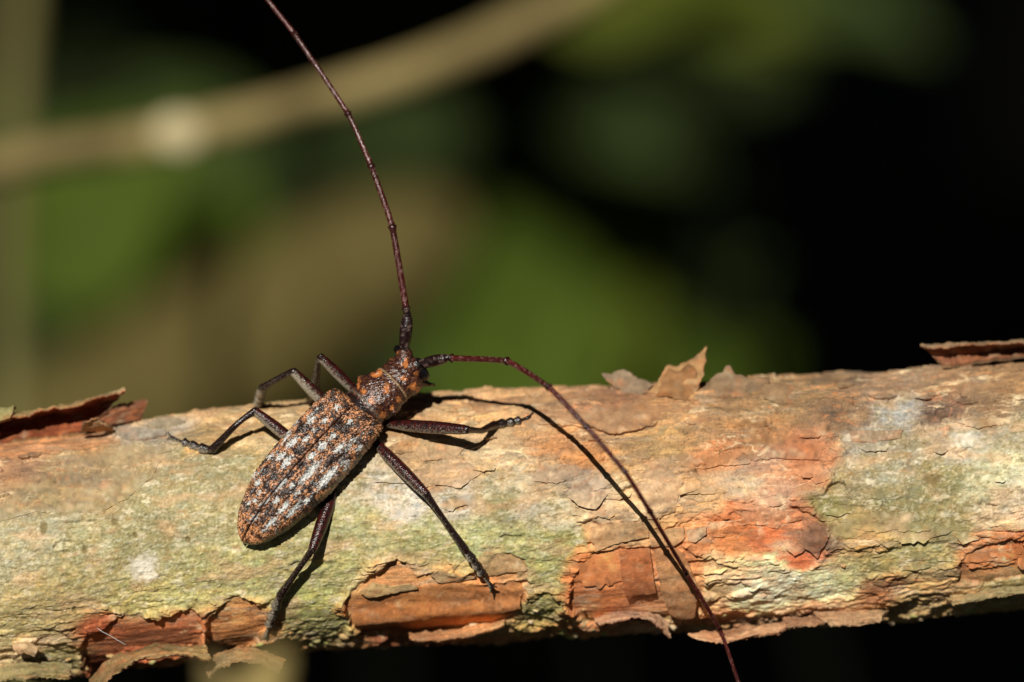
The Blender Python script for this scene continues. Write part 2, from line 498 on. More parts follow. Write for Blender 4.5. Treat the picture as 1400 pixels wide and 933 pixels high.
    # white lichen fleck and small dark pores
    wf = sst(24, 4, np.hypot((px - 197) * 0.9, py - 775) + 9 * fbm(px / 9, v / 9, 3, 181)) if False else \
        np.clip((24 - np.hypot((px - 197) * 0.9, py - 775) - 10 * fbm(px / 9, v / 9, 3, 181)) / 14, 0, 1)
    wf = (wf * (np.abs(phi) < 1.4))[..., None] * 0.85
    c = c * (1 - wf) + wf * lin((212, 208, 188))
    for (x, y, rx, ry) in [(60, 722, 5, 10), (157, 714, 5, 5), (116, 752, 3, 6), (185, 732, 3, 4), (257, 738, 4, 4), (102, 834, 3, 5), (1276, 656, 12, 8)]:
        d = np.hypot((px - x) / rx, (py - y) / ry)
        t = (np.clip((1.2 - d) / 0.5, 0, 1) * (np.abs(phi) < 1.4))[..., None] * 0.75
        c = c * (1 - t) + t * lin((120, 105, 60))
        h = h - 0.02 * t[..., 0]
    g = c @ np.array([.30, .59, .11])
    c = c * (np.clip(g / 0.30, .2, 2.4) ** 0.22)[..., None] * (1 + 0.16 * fbm(px / 34, v / 13, 4, 177, .6))[..., None]
    c = c * np.stack([1 - 0.015 * bark, 1 + 0 * bark, 1 - 0.05 * bark], -1)
    g = c @ np.array([.30, .59, .11])
    c = c + (g[..., None] - c) * (0.05 * bark + 0.03)[..., None]
    return h, np.clip(c * np.array([1.17, 1.11, 1.06]) * (0.955 - 0.055 * lich)[..., None] * np.stack([1 + 0 * lich, 1 + 0 * lich, 1 + .08 * lich], -1) * (1 + 0.20 * fbm(px / 150, v / 60, 4, 175))[..., None], 0.012, 0.85)


def nonuni(parts):
    return np.concatenate([np.linspace(a, b, n, endpoint=False) for a, b, n in parts])


cols_px = np.concatenate([nonuni([(-8000, -900, 24), (-900, -40, 60), (-40, 1440, 1250), (1440, 2300, 60), (2300, 8200, 24)]), [8200.0]])
rows_ph = nonuni([(math.radians(-108), math.radians(-84), 30), (math.radians(-84), math.radians(84), 480), (math.radians(84), math.radians(108), 24),
                  (math.radians(108), math.radians(252), 40)])
GX, GP = np.meshgrid(cols_px, rows_ph, indexing='ij')
H, C = bark_field(GX, np.where(GP > math.pi, GP - 2 * math.pi, GP))
taper = 1 - 0.000035 * np.clip(-GX - 500, 0, None) * 0 
V = surf(GX, GP, H).reshape(-1, 3)
nc, nr = GX.shape
ii, jj = np.meshgrid(np.arange(nc - 1), np.arange(nr), indexing='ij')
j2 = (jj + 1) % nr
Fq = np.stack([ii * nr + jj, (ii + 1) * nr + jj, (ii + 1) * nr + j2, ii * nr + j2], -1).reshape(-1, 4)
log = mesh_obj('pine_branch', V, Fq, M_bark, colors=C.reshape(-1, 3))
tag(log, 'thick horizontal pine branch with flaking orange bark and pale green lichen under the beetle', 'branch')


def to_px(Wp):
    c = (np.asarray(Wp) - F0) @ BASIS.T
    s = (D - c[..., 2]) / D
    return c[..., 0] / s * PPC + 700, 466.5 - c[..., 1] / s * PPC


# ---- bark plates: each one a thin sheet with a torn outline
def jag_outline(poly, step=2.6, amp=2.0, seed=0):
    P = np.asarray(poly, float); out = []
    for i in range(len(P)):
        a, b = P[i], P[(i + 1) % len(P)]
        n = max(1, int(np.linalg.norm(b - a) / step))
        for k in range(n):
            out.append(a + (b - a) * k / n)
    out = np.array(out)
    c = out.mean(0); d = out - c; ln = np.linalg.norm(d, axis=1)[:, None] + 1e-6
    nz = fbm(out[:, 0] / 14 + seed * 3.1, out[:, 1] / 14, 4, 200 + seed, 0.65) * 1.3
    return out + d / ln * (nz[:, None] * amp)


def sheet_from(outline, spacing):
    lo, hi = outline.min(0), outline.max(0)
    gx, gy = np.meshgrid(np.arange(lo[0], hi[0], spacing), np.arange(lo[1], hi[1], spacing))
    gx = gx.ravel() + rng.uniform(-.2, .2, gx.size) * spacing; gy = gy.ravel() + rng.uniform(-.2, .2, gy.size) * spacing
    keep = poly_sd(gx, gy, outline) > spacing * 0.5
    pts = [Vector(p) for p in outline] + [Vector((x, y)) for x, y in zip(gx[keep], gy[keep])]
    n = len(outline)
    vs_, es, fs, *_ = delaunay_2d_cdt(pts, [], [list(range(n))], 1, 1e-4)
    return np.array([tuple(v) for v in vs_]), [tuple(f) for f in fs]


def thick(topv, botv, faces, edge_inset=None):
    n = len(topv)
    Fc = list(faces) + [tuple(i + n for i in f[::-1]) for f in faces]
    cnt = {}
    for f in faces:
        for a, b in zip(f, f[1:] + f[:1]):
            cnt[(a, b)] = 1
    rim = [(a, b) for (a, b) in cnt if (b, a) not in cnt]
    idx = {}
    extra = []
    src = []
    for e_ in rim:
        for a in e_:
            if a not in idx:
                idx[a] = 2 * n + len(extra)
                extra += [topv[a], botv[a]]
                src += [a, a + n]
    for a, b in rim:
        Fc.append((idx[b], idx[a], idx[a] + 1, idx[b] + 1))
    thick.src = np.array(src, int)
    return np.vstack([topv, botv, np.array(extra).reshape(-1, 3)]), Fc


def rimcol(c):
    """colours for the split rim vertices of the last thick() call"""
    return np.vstack([c, c[thick.src]])


def own_color(P2, v, base, seed, inner=None):
    c = np.tile(lin(base) * np.array([.72, .74, .80]), (len(P2), 1))
    s = seed * 7.3
    c = c * (1 + 0.22 * fbm(P2[:, 0] / 30 + s, v / 10, 4, 301) + 0.18 * fbm(P2[:, 0] / 6 + s, v / 4, 3, 303))[:, None]
    t = sst(0.1, 0.6, fbm(P2[:, 0] / 26 + s, v / 14, 3, 305))[:, None] * 0.45
    c = c * (1 - t) + t * lin((184, 112, 66))
    t = sst(0.15, 0.7, fbm(P2[:, 0] / 18 - s, v / 12, 3, 307))[:, None] * 0.4
    c = c * (1 - t) + t * lin((170, 154, 124))
    c = c * (1 + 0.25 * fbm(P2[:, 0] / 34 + s, v / 3.2, 3, 309))[:, None]
    return np.clip(c, 0.01, 0.8)


FL = [0]


def flake(poly, lift=0.03, th=0.02, color=None, curl=None, amp=2.6, spacing=3.2, name='bark_flake', label=None):
    """a plate following the branch surface; curl(px,py)->extra height in cm"""
    FL[0] += 1
    out = jag_outline(poly, 2.6, amp, FL[0])
    P2, fs = sheet_from(out, spacing)
    px, py = P2[:, 0], P2[:, 1]
    ph = phi_of(px, py)
    hb, cb = bark_field(px, ph, True)
    sd = np.clip(poly_sd(px, py, out), 0, None)
    med = np.median(hb)
    hb = med + (hb - med) * 0.45 + 0.005 * np.floor(2.2 * fbm(px / 60 + FL[0], ph * RP / 17, 3, 315, .6)) * (spacing < 5.5)
    h = hb + lift + 0.006 * fbm(px / 26 + FL[0], py / 14, 3, 311) + 0.003 * fbm(px / 8, py / 5, 2, 313) + 0.005 * fbm(px / 30, py / 3.5, 3, 317) - 0.004 * np.exp(-sd / 2.5)
    if curl is not None: h = h + curl(px, py)
    top = surf(px, ph, h)
    over = (py - axis_y(px)) / RP
    bot = surf(px, ph, h - th)
    if color is not None:
        c = own_color(P2, ph * RP, color, FL[0])
        det = cb.mean(1) / cb.mean()
        c = np.clip(0.62 * c * (0.35 + 0.65 * det)[:, None] + 0.38 * cb, 0.01, 0.8)
    else:
        c = np.clip(cb * (1 + 0.10 * rng.normal()) * (1 + 0.2 * fbm(px / 14, ph * RP / 6, 3, 319 + FL[0]))[:, None], 0.01, 0.8)
    Vv, Fc = thick(top, bot, fs)
    o = mesh_obj(name, Vv, Fc, M_bark, log, rimcol(np.vstack([c, c * .5 + .5 * lin((168, 110, 70))])))
    if label: o['label'] = label
    return o


flake([(-40, 624), (0, 624), (30, 629), (90, 623), (140, 613), (175, 610), (214, 613), (222, 628), (205, 655), (175, 680), (140, 700), (100, 703),
       (50, 700), (0, 714), (-40, 714)], 0.004, 0.02, None, spacing=5.6, amp=3.5, label='broad tan bark plate at the left end')
flake([(160, 586), (195, 578), (226, 578), (226, 598), (205, 603), (166, 606)], 0.02, 0.02, (182, 168, 145))
flake([(478, 834), (500, 815), (560, 804), (620, 798), (660, 800), (700, 792), (716, 800), (712, 830), (690, 842), (660, 848), (600, 860), (540, 866), (500, 860), (482, 848)],
      0.006, 0.03, (214, 132, 70), amp=4.5, curl=lambda x, y: 0.045 * np.exp(-((y - 838 + 0.1 * (x - 600)) / 10) ** 2), label='orange ridge of inner bark')
flake([(655, 766), (666, 753), (690, 757), (714, 766), (722, 780), (692, 783), (668, 790), (650, 788)], 0.04, 0.03, (206, 166, 116))
flake([(588, 786), (600, 778), (622, 783), (652, 790), (622, 795), (600, 797)], 0.045, 0.03, (214, 186, 140))
flake([(492, 808), (510, 796), (535, 800), (560, 797), (572, 803), (540, 808), (505, 815)], 0.04, 0.03, (190, 172, 118))
flake([(846, 752), (888, 747), (897, 806), (880, 808), (868, 809), (858, 817), (852, 800)], 0.045, 0.02, (194, 106, 60), amp=0.7, label='square orange bark plate')
flake([(893, 752), (915, 745), (935, 755), (955, 800), (950, 836), (930, 839), (915, 832), (905, 810)], 0.05, 0.03, (204, 148, 98), amp=0.8,
      curl=lambda x, y: 0.04 * np.clip((y - 800) / 40, 0, 1), label='tongue shaped tan bark plate')
flake([(810, 716), (885, 713), (887, 733), (840, 742), (816, 751), (806, 735)], 0.035, 0.025, (212, 166, 116), amp=1.2)
flake([(887, 725), (935, 721), (936, 735), (922, 745), (890, 746)], 0.04, 0.025, (208, 166, 118), amp=1.2)
flake([(938, 725), (965, 720), (966, 730), (951, 741), (940, 739)], 0.04, 0.025, (214, 184, 142), amp=1.2)
flake([(790, 692), (815, 697), (831, 677), (815, 655), (800, 650), (782, 660), (780, 682)], 0.03, 0.025, (204, 174, 138), amp=1.2,
      curl=lambda x, y: 0.04 * np.clip((y - 675) / 20, 0, 1))
flake([(640, 552), (700, 545), (800, 540), (870, 545), (978, 562), (976, 586), (945, 585), (915, 571), (892, 585), (868, 591), (846, 597), (826, 592),
       (805, 585), (760, 575), (700, 567), (650, 566)], 0.010, 0.02, (184, 138, 97), spacing=5.6, amp=3.5, curl=lambda x, y: 0.025 * np.clip((y - 572) / 20, 0, 1))
flake([(855, 645), (880, 633), (905, 627), (925, 635), (934, 660), (920, 698), (880, 690), (865, 665)], 0.012, 0.015, (218, 176, 132))
flake([(930, 640), (965, 642), (1005, 632), (1060, 628), (1122, 630), (1128, 612), (1100, 592), (1000, 592), (940, 606)], 0.008, 0.02, None, spacing=5.6, amp=4)
flake([(1000, 690), (1045, 690), (1080, 702), (1062, 722), (1020, 716)], 0.02, 0.02, (226, 158, 112))
flake([(1096, 706), (1120, 715), (1134, 735), (1118, 760), (1098, 748)], 0.018, 0.02, (156, 110, 84))
flake([(1160, 590), (1235, 588), (1232, 600), (1190, 606), (1165, 604)], 0.02, 0.02, (176, 136, 98))
flake([(1250, 600), (1300, 578), (1345, 584), (1330, 612), (1280, 615)], 0.01, 0.015, None, amp=4)
flake([(1325, 592), (1378, 590), (1376, 640), (1340, 660), (1320, 640)], 0.008, 0.015, None, amp=4)
flake([(560, 612), (610, 602), (640, 612), (620, 630), (575, 634)], 0.014, 0.015, (212, 172, 126))
flake([(590, 640), (640, 634), (660, 648), (630, 668), (596, 664)], 0.014, 0.015, (214, 176, 134))
flake([(735, 640), (790, 636), (792, 652), (760, 664), (730, 660)], 0.015, 0.015, (196, 164, 132))
# broader thin plates overlapping on the bare stretches
random.seed(23)
for _k in range(19):
    x = random.uniform(560, 1420) if _k < 21 else random.uniform(-20, 300)
    yc_ = float(axis_y(np.array(x)))
    y = yc_ + (random.uniform(-135, 105) if _k < 21 else random.uniform(-140, -110))
    if 560 < x < 800 and 700 < y < 870: continue
    w = random.uniform(34, 80); hh = w * random.uniform(.16, .34)
    cosf = max(0.35, math.sqrt(max(0.05, 1 - ((y - yc_) / RP) ** 2)))
    flake([(x + w * math.cos(a) * random.uniform(.7, 1.2), y + hh * cosf * math.sin(a) * random.uniform(.6, 1.3) - .06 * w * math.cos(a)) for a in np.linspace(0, 2 * math.pi, 11, endpoint=False)],
          random.uniform(.001, .005), random.uniform(.012, .02), None, amp=4.5, spacing=5.7,
          curl=lambda x_, y_, y0=y, h0=hh * cosf: 0.018 * np.clip((y_ - y0) / max(h0, 4), 0, 1.3) ** 2)
# irregular small scales scattered over the barky stretches
nfl = 0
while nfl < 170:
    x = random.uniform(-20, 1420)
    ycen = float(axis_y(np.array(x)))
    y = ycen + random.uniform(-150, 150)
    if x < 520 and not (y < ycen - 120 or y > ycen + 115): continue
    if 560 < x < 800 and 700 < y < 870 and random.random() < 0.75: continue
    if 1150 < x < 1330 and 640 < y < 780 and random.random() < 0.7: continue
    w = random.uniform(6, 26) * (1 if random.random() < .8 else 1.6); hh = w * random.uniform(.25, .6)
    k = random.randint(5, 8); ph0 = random.random() * 6.28
    cosf = max(0.35, math.sqrt(max(0.05, 1 - ((y - ycen) / RP) ** 2)))
    poly = [(x + w * math.cos(ph0 + a) * random.uniform(.65, 1.2), y + hh * cosf * math.sin(ph0 + a) * random.uniform(.6, 1.25) - .06 * w * math.cos(ph0 + a))
            for a in np.linspace(0, 2 * math.pi, k, endpoint=False)]
    if any(poly_sd(np.array([x]), np.array([y]), P_)[0] > -6 for P_, _, cc_ in CAVITIES[:4] if cc_ is not None): continue
    up = random.random() < 0.3
    sgn = random.uniform(.6, 1.6)
    flake(poly, random.uniform(.001, .010), random.uniform(.010, .022), None, amp=2.0, spacing=5.8,
          curl=(lambda x_, y_, y0=y, h0=hh, sg=sgn: 0.022 * sg * np.clip((y_ - y0) / max(h0, 3) + .4, 0, 1.4)) if up else None)
    nfl += 1


# ---- loose sheets standing off the branch (own depth, not on the surface)
def sheet3(grid, th, base, seed, under=(150, 78, 44), name='peeling_bark', label=None, jag=0.04, edge=None):
    """grid[i][j] world points -> thickened sheet with torn rim"""
    G = np.asarray(grid, float); n, m = G.shape[:2]
    du = np.gradient(G, axis=0); dv = np.gradient(G, axis=1)
    N = np.cross(du, dv); N /= np.linalg.norm(N, axis=2)[..., None] + 1e-9
    gx_, gy_ = to_px(G)
    ii, jj = np.meshgrid(np.arange(n), np.arange(m), indexing='ij')
    vv = jj / (m - 1.0)
    al = gx_ + seed * 91.0
    G = G + N * (0.035 * fbm(al / 40, vv * 1.5 + seed, 3, 401) + 0.014 * fbm(al / 9, vv * 5, 3, 403) + 0.016 * fbm(al / 26, vv * 13, 3, 404, .6) + 0.006 * fbm(al / 4, vv * 14, 2, 408))[..., None]
    # torn free edges: rim and both ends retreat unevenly
    tear = (0.5 + 0.5 * fbm(al / 22, al * 0, 4, 405, .6) + 0.35 * fbm(al / 5, al * 0, 2, 406)) * jag * 14
    G = G - dv * (vv ** 3 * tear * m * 0.25)[..., None]
    uu = ii / (n - 1.0)
    et = fbm(vv * 4 + seed, vv * 0, 3, 407) * jag * 8
    G = G + du * ((np.clip(1 - uu * 6, 0, 1) - np.clip(uu * 6 - 5, 0, 1)) * et * n * 0.06)[..., None]
    Vth = th * (1 - 0.45 * vv)[..., None]
    top = (G + N * Vth / 2).reshape(-1, 3); bot = (G - N * Vth / 2).reshape(-1, 3)
    fs = [(i * m + j, (i + 1) * m + j, (i + 1) * m + j + 1, i * m + j + 1) for i in range(n - 1) for j in range(m - 1)]
    Vv, Fc = thick(top, bot, fs)
    P2 = np.stack([gx_.ravel(), (vv * m * 3).ravel()], -1)
    c1 = own_color(P2, P2[:, 1], base, seed); c2 = own_color(P2, P2[:, 1], under, seed + 3)
    bx, by = gx_.ravel(), gy_.ravel()
    cbk = bark_field(bx, phi_of(bx, np.minimum(by - 14 * (vv.ravel() < 9), axis_y(bx) + RP * .93)) - vv.ravel() * .35, True)[1]
    det = (cbk.mean(1) / cbk.mean())[:, None]
    c1 = c1 * (.45 + .55 * det); c2 = (.55 * c2 + .45 * cbk * (c2.mean() / cbk.mean())) * (.5 + .5 * det)
    o = mesh_obj(name, Vv, Fc, M_bark, log, rimcol(np.vstack([c1, c2])))
    if label: o['label'] = label
    return o


def loft_sheet(rows, nu, nv):
    """rows: list of polylines [(px,py,z)...] from root to rim; interpolated into a grid of world points"""
    R = [catmull(r, 8) for r in rows]
    A = []
    for r in R:
        t = np.linspace(0, len(r) - 1, nu)
        A.append(np.stack([np.interp(t, np.arange(len(r)), r[:, k]) for k in range(3)], -1))
    A = np.array(A)                                   # rows x nu x 3
    out = np.zeros((nu, nv, 3))
    for i in range(nu):
        q = catmull(A[:, i], 6)
        t = np.linspace(0, len(q) - 1, nv)
        out[i] = np.stack([np.interp(t, np.arange(len(q)), q[:, k]) for k in range(3)], -1)
    return pix(out[..., 0], out[..., 1], out[..., 2])


# curled sheet at the upper left: a wall leaning back whose rim rolls over towards the camera
zr = ZA + 0.25
sheet3(loft_sheet([
    [(-80, 622, zr + .25), (0, 606, zr + .22), (60, 598, zr + .2), (110, 592, zr + .15), (135, 588, zr + .12)],
    [(-80, 604, zr + .10), (0, 592, zr + .05), (60, 582, zr), (110, 575, zr), (140, 570, zr)],
    [(-80, 590, zr + .05), (0, 578, zr), (60, 568, zr - .05), (115, 558, zr - .05), (160, 546, zr - .05)],
    [(-80, 582, zr + .22), (0, 571, zr + .2), (60, 562, zr + .18), (115, 551, zr + .15), (170, 536, zr + .12)],
    [(-80, 586, zr + .42), (0, 575, zr + .42), (60, 564, zr + .40), (115, 553, zr + .36), (172, 534, zr + .3)],
], 110, 34), 0.045, (150, 78, 46), 1, under=(172, 158, 98), label='curled bark sheet with olive rim, red inside', jag=0.015)
sheet3(loft_sheet([
    [(108, 592, zr + .24), (145, 584, zr + .18), (192, 574, zr + .06)],
    [(128, 577, zr + .14), (160, 566, zr + .08), (198, 560, zr)],
    [(150, 556, zr + .10), (178, 545, zr + .02), (203, 544, zr - .06)],
], 40, 24), 0.03, (128, 78, 50), 2, under=(130, 92, 60), jag=0.06)  # sheet colour darkened in place of the shadow over it
sheet3(loft_sheet([
    [(-90, 600, zr + .5), (-30, 586, zr + .48), (0, 578, zr + .46), (14, 572, zr + .44)],
    [(-90, 580, zr + .44), (-30, 568, zr + .42), (0, 563, zr + .4), (20, 560, zr + .38)],
    [(-90, 574, zr + .3), (-30, 563, zr + .3), (0, 558, zr + .28), (22, 556, zr + .26)],
], 22, 10), 0.05, (168, 156, 98), 3, under=(150, 80, 50), jag=0.02)
sheet3(loft_sheet([
    [(110, 590, zr + .34), (130, 588, zr + .34), (155, 588, zr + .3)],
    [(112, 582, zr + .5), (130, 578, zr + .48), (150, 582, zr + .42)],
    [(118, 580, zr + .58), (134, 574, zr + .56), (140, 576, zr + .5)],
], 12, 8), 0.03, (196, 150, 105), 4)


def standing(poly, z0, y0, lean, th, color, seed, bow=0.04, label=None, amp=1.6):
    """torn flake standing up off the branch: root at row y0 and depth z0, leaning away by lean cm per cm"""
    out = jag_outline(poly, 3.5, amp, seed)
    P2, fs = sheet_from(out, 5.0)
    px, py = P2[:, 0], P2[:, 1]
    up = (y0 - py) / PPC
    z = z0 + lean * up + 0.10 * fbm(px / 45 + seed, py / 30, 2, 507) + bow * np.sin((px - px.min()) / (np.ptp(px)) * math.pi) + 0.02 * fbm(px / 20 + seed, py / 20, 3, 501)
    z = np.where(up < 0, np.maximum(z, ZA + (RC + 0.02) * np.cos(phi_of(px, py)) + 0.03), z)
    top = pix(px, py, z); bot = pix(px + 0.8, py - 0.8, z - th)
    c = own_color(P2, py, color, seed)
    Vv, Fc = thick(top, bot, fs)
    o = mesh_obj('peeling_bark', Vv, Fc, M_bark, log, rimcol(np.vstack([c, c * 0.9])))
    if label: o['label'] = label
    return o


zt = ZA + 0.45
standing([(874, 546), (896, 525), (909, 503), (935, 499), (950, 488), (966, 474), (964, 492), (961, 512), (950, 534), (965, 545), (980, 557), (971, 575), (940, 566), (905, 556)],
         zt, 535, -0.25, 0.025, (196, 150, 98), 21, label='upright pointed tan bark flake', amp=5.5)
standing([(822, 511), (836, 512), (850, 506), (870, 515), (892, 526), (888, 538), (860, 540), (842, 532), (830, 521)], zt - .1, 530, -0.3, 0.025, (160, 134, 104), 22, amp=4.5)
standing([(954, 540), (966, 524), (978, 514), (986, 506), (996, 501), (1004, 508), (1012, 511), (1022, 519), (1052, 516), (1048, 534), (1030, 543), (1002, 553), (985, 550), (968, 552)],
         zt + .04, 530, -0.22, 0.025, (158, 128, 94), 23, amp=5.5)
standing([(898, 540), (906, 516), (914, 506), (926, 509), (940, 498), (950, 506), (956, 530), (940, 548)], zt + .12, 538, -0.3, 0.025, (172, 124, 78), 27, amp=5.0, bow=.02)
standing([(1040, 528), (1056, 524), (1085, 527), (1112, 540), (1100, 549), (1070, 553), (1045, 545)], zt + .12, 535, -0.3, 0.025, (164, 130, 92), 26)
standing([(520, 560), (545, 552), (575, 556), (560, 566)], zt, 550, -0.3, 0.02, (186, 146, 100), 24)
standing([(200, 582), (222, 570), (235, 570), (252, 577), (240, 588), (212, 590)], zt, 575, -0.3, 0.02, (178, 160, 128), 25)
# awning-like sheet at the upper right
sheet3(loft_sheet([
    [(1290, 503, zr + .15), (1325, 497, zr + .1), (1400, 488, zr), (1480, 480, zr)],
    [(1280, 492, zr + .05), (1325, 484, zr), (1400, 474, zr - .1), (1480, 466, zr - .1)],
    [(1262, 474, zr + .12), (1320, 473, zr + .1), (1400, 469, zr + .05), (1480, 462, zr + .05)],
    [(1258, 474, zr + .3), (1320, 474, zr + .3), (1400, 470, zr + .28), (1480, 463, zr + .28)],
], 80, 24), 0.045, (150, 96, 64), 5, under=(176, 150, 112), label='dark lipped bark sheet curling at the right')

# sheets peeling off the underside
zb = ZA + 0.62


def hanging(rows, th, color, seed, under=(120, 66, 42), nu=70, nv=16, label=None, jag=0.05):
    return sheet3(loft_sheet(rows, nu, nv), th, under, seed, under=color, label=label, jag=jag)


hanging([[(124, 930, zb), (150, 905, zb + .12), (178, 892, zb + .2), (230, 885, zb + .22), (280, 886, zb + .2)],
         [(130, 938, zb + .15), (156, 913, zb + .28), (182, 899, zb + .38), (232, 893, zb + .4), (286, 895, zb + .36)],
         [(140, 946, zb + .2), (166, 924, zb + .34), (190, 908, zb + .45), (234, 902, zb + .48), (289, 908, zb + .42)]], 0.05, (142, 138, 86), 11, jag=.10,
        label='curled olive bark strip under the red cavity')
hanging([[(284, 915, zb), (300, 896, zb + .1), (345, 889, zb + .14), (390, 905, zb + .1)],
         [(286, 922, zb + .1), (302, 906, zb + .22), (345, 899, zb + .26), (384, 914, zb + .2)],
         [(290, 930, zb + .12), (306, 918, zb + .26), (345, 911, zb + .3), (378, 926, zb + .24)]], 0.05, (150, 134, 90), 12, jag=.09)
hanging([[(-60, 916, zb), (0, 912, zb + .06), (50, 908, zb + .08), (98, 912, zb + .04)],
         [(-60, 925, zb + .1), (0, 922, zb + .16), (50, 918, zb + .18), (96, 921, zb + .12)],
         [(-60, 938, zb + .08), (0, 936, zb + .14), (50, 931, zb + .16), (92, 930, zb + .1)]], 0.06, (160, 146, 94), 13, jag=.09)
hanging([[(985, 864, zb - .1), (1010, 862, zb - .08), (1040, 858, zb - .05), (1078, 853, zb - .1)],
         [(958, 868, zb + .06), (1000, 868, zb + .08), (1040, 862, zb + .08), (1076, 856, zb + .02)],
         [(942, 869, zb + .14), (992, 876, zb + .18), (1030, 869, zb + .16), (1072, 860, zb + .10)],
         [(952, 877, zb + .16), (984, 884, zb + .20), (1016, 874, zb + .18), (1060, 864, zb + .14)]], 0.045, (206, 150, 108), 14, label='pink tan bark strip hanging below the branch', jag=.08)
hanging([[(1070, 850, zb - .1), (1100, 846, zb - .05), (1140, 843, zb - .1)],
         [(1072, 856, zb + .02), (1104, 853, zb + .06), (1136, 849, zb)],
         [(1080, 862, zb + .04), (1106, 860, zb + .09), (1128, 854, zb + .03)]], 0.04, (170, 120, 86), 20, jag=.09)
hanging([[(812, 846, zb - .1), (850, 838, zb), (885, 840, zb), (915, 856, zb - .1)],
         [(816, 852, zb + .1), (850, 844, zb + .18), (885, 846, zb + .18), (912, 862, zb + .05)],
         [(822, 856, zb + .2), (852, 848, zb + .28), (886, 851, zb + .28), (919, 874, zb + .12)]], 0.035, (198, 160, 130), 15)
hanging([[(560, 868, zb - .12), (620, 864, zb - .1), (690, 848, zb - .1)],
         [(560, 874, zb + .02), (620, 870, zb + .06), (690, 856, zb + .04)],
         [(570, 879, zb + .06), (622, 875, zb + .1), (680, 862, zb + .08)]], 0.04, (200, 150, 100), 16)
hanging([[(1110, 838, zb - .1), (1160, 836, zb - .05), (1215, 838, zb - .1)],
         [(1120, 846, zb + .03), (1160, 847, zb + .08), (1205, 846, zb + .04)],
         [(1140, 852, zb + .04), (1170, 858, zb + .08), (1200, 852, zb + .04)]], 0.045, (190, 150, 110), 17)
hanging([[(1300, 815, zb - .05), (1350, 806, zb), (1400, 800, zb), (1460, 792, zb)],
         [(1300, 822, zb + .06), (1350, 815, zb + .12), (1400, 808, zb + .12), (1460, 800, zb + .1)],
         [(1305, 830, zb + .06), (1352, 822, zb + .12), (1400, 814, zb + .12), (1460, 808, zb + .1)]], 0.045, (164, 146, 100), 18, jag=.10)
hanging([[(18, 880, zb + .15), (32, 878, zb + .2), (52, 884, zb + .18)],
         [(20, 888, zb + .26), (34, 886, zb + .32), (50, 892, zb + .28)],
         [(26, 896, zb + .28), (36, 896, zb + .33), (46, 900, zb + .28)]], 0.04, (212, 172, 128), 19, nu=12, nv=8)

# crumbs of bark and lichen clinging to the lower edge
crumb_meshes = []
for k in range(5):
    bm = bmesh.new()
    bmesh.ops.create_icosphere(bm, subdivisions=2, radius=1.0)
    for v_ in bm.verts:
        p = np.array(v_.co); q = 1 + 0.75 * float(fbm(np.array(p[0] * 1.6 + k * 5), np.array(p[1] * 1.6 + p[2] * 2), 3, 600 + k))
        v_.co = Vector(p * q)
    me = bpy.data.meshes.new('bark_crumb'); bm.to_mesh(me); bm.free()
    me.polygons.foreach_set('use_smooth', np.ones(len(me.polygons), bool))
    a = me.color_attributes.new('Col', 'FLOAT_COLOR', 'POINT')
    cc = lin([(206, 172, 118), (188, 186, 112), (196, 150, 100), (178, 168, 112), (214, 190, 150)][k])
    for d_ in a.data: d_.color = (*cc, 1)
    me.materials.append(M_bark)
    crumb_meshes.append(me)
for k in range(125):
    x = random.uniform(-20, 1420)
    ph = math.radians(random.uniform(-88, -60)) if k < 112 else math.radians(random.uniform(-60, -30))
    h, _ = bark_field(np.array([x]), np.array([ph]), False)
    p = surf(np.array([x]), np.array([ph]), h + 0.004)[0]
    o = bpy.data.objects.new('bark_crumb', crumb_meshes[k % 5])
    col.objects.link(o)
    s = random.uniform(.012, .034) * (1.5 if random.random() < .12 else 1) * (1 if k < 112 else .6)
    o.scale = (s * random.uniform(1, 1.9), s, s * random.uniform(.6, 1))
    o.rotation_euler = (random.random() * 3, random.uniform(-.5, .5), random.uniform(-.4, .4))
    o.location = p
    o.parent = log

# spider thread over the red cavity
sv, sf = tube(pix([133, 140, 150, 160, 172], [859, 864, 869, 875, 882], [ZA + 1.03] * 5), 0.0032, 6)
tag(mesh_obj('silk_thread', sv, sf, M_silk), 'short white silk thread across the red cavity at lower left', 'thread')

# ------------------------------------------------------------------ the beetle
BETA = math.radians(10); ALPHA = math.radians(21)
dimg = np.array([0.665, 0.747])
e_l = np.array([dimg[0] * math.cos(BETA), dimg[1] * math.cos(BETA), -math.sin(BETA)])
e_w0 = np.array([0.747, -0.665, 0.0])
e_n0 = np.cross(e_w0, e_l); e_n0 /= np.linalg.norm(e_n0)
if e_n0[2] < 0: e_n0 = -e_n0
e_n = math.cos(ALPHA) * e_n0 - math.sin(ALPHA) * e_w0
e_w = math.cos(ALPHA) * e_w0 + math.sin(ALPHA) * e_n0
EL, EW, EN = (a @ BASIS for a in (e_l, e_w, e_n))


def cpx(px, py, z):
    s = (D - z) / D
    return np.array([(px - 700) / PPC * s, (466.5 - py) / PPC * s, z])


ZO = -0.26
Oc = cpx(494, 553.5, ZO)            # elytra base centre, camera axes
Ow = to_world(Oc)
beetle = empty('longhorn_beetle', surf(np.array([425.0]), phi_of(np.array([425.0]), np.array([640.0])), np.array([0.0]))[0])
tag(beetle, 'mottled brown longhorn beetle with very long antennae standing on the branch', 'beetle')


def surf_z(px, py, h=0.0):
    return float(ZA + (RC + h) * math.cos(float(phi_of(np.array(float(px)), np.array(float(py))))))


def z_from_shadow(px, py, dy):
    """depth of a point whose shadow on the branch lies dy photo pixels lower"""
    k = dy / PPC / L[1]
    return surf_z(px - L[0] * k * PPC, py + dy, 0.03) + k * L[2]


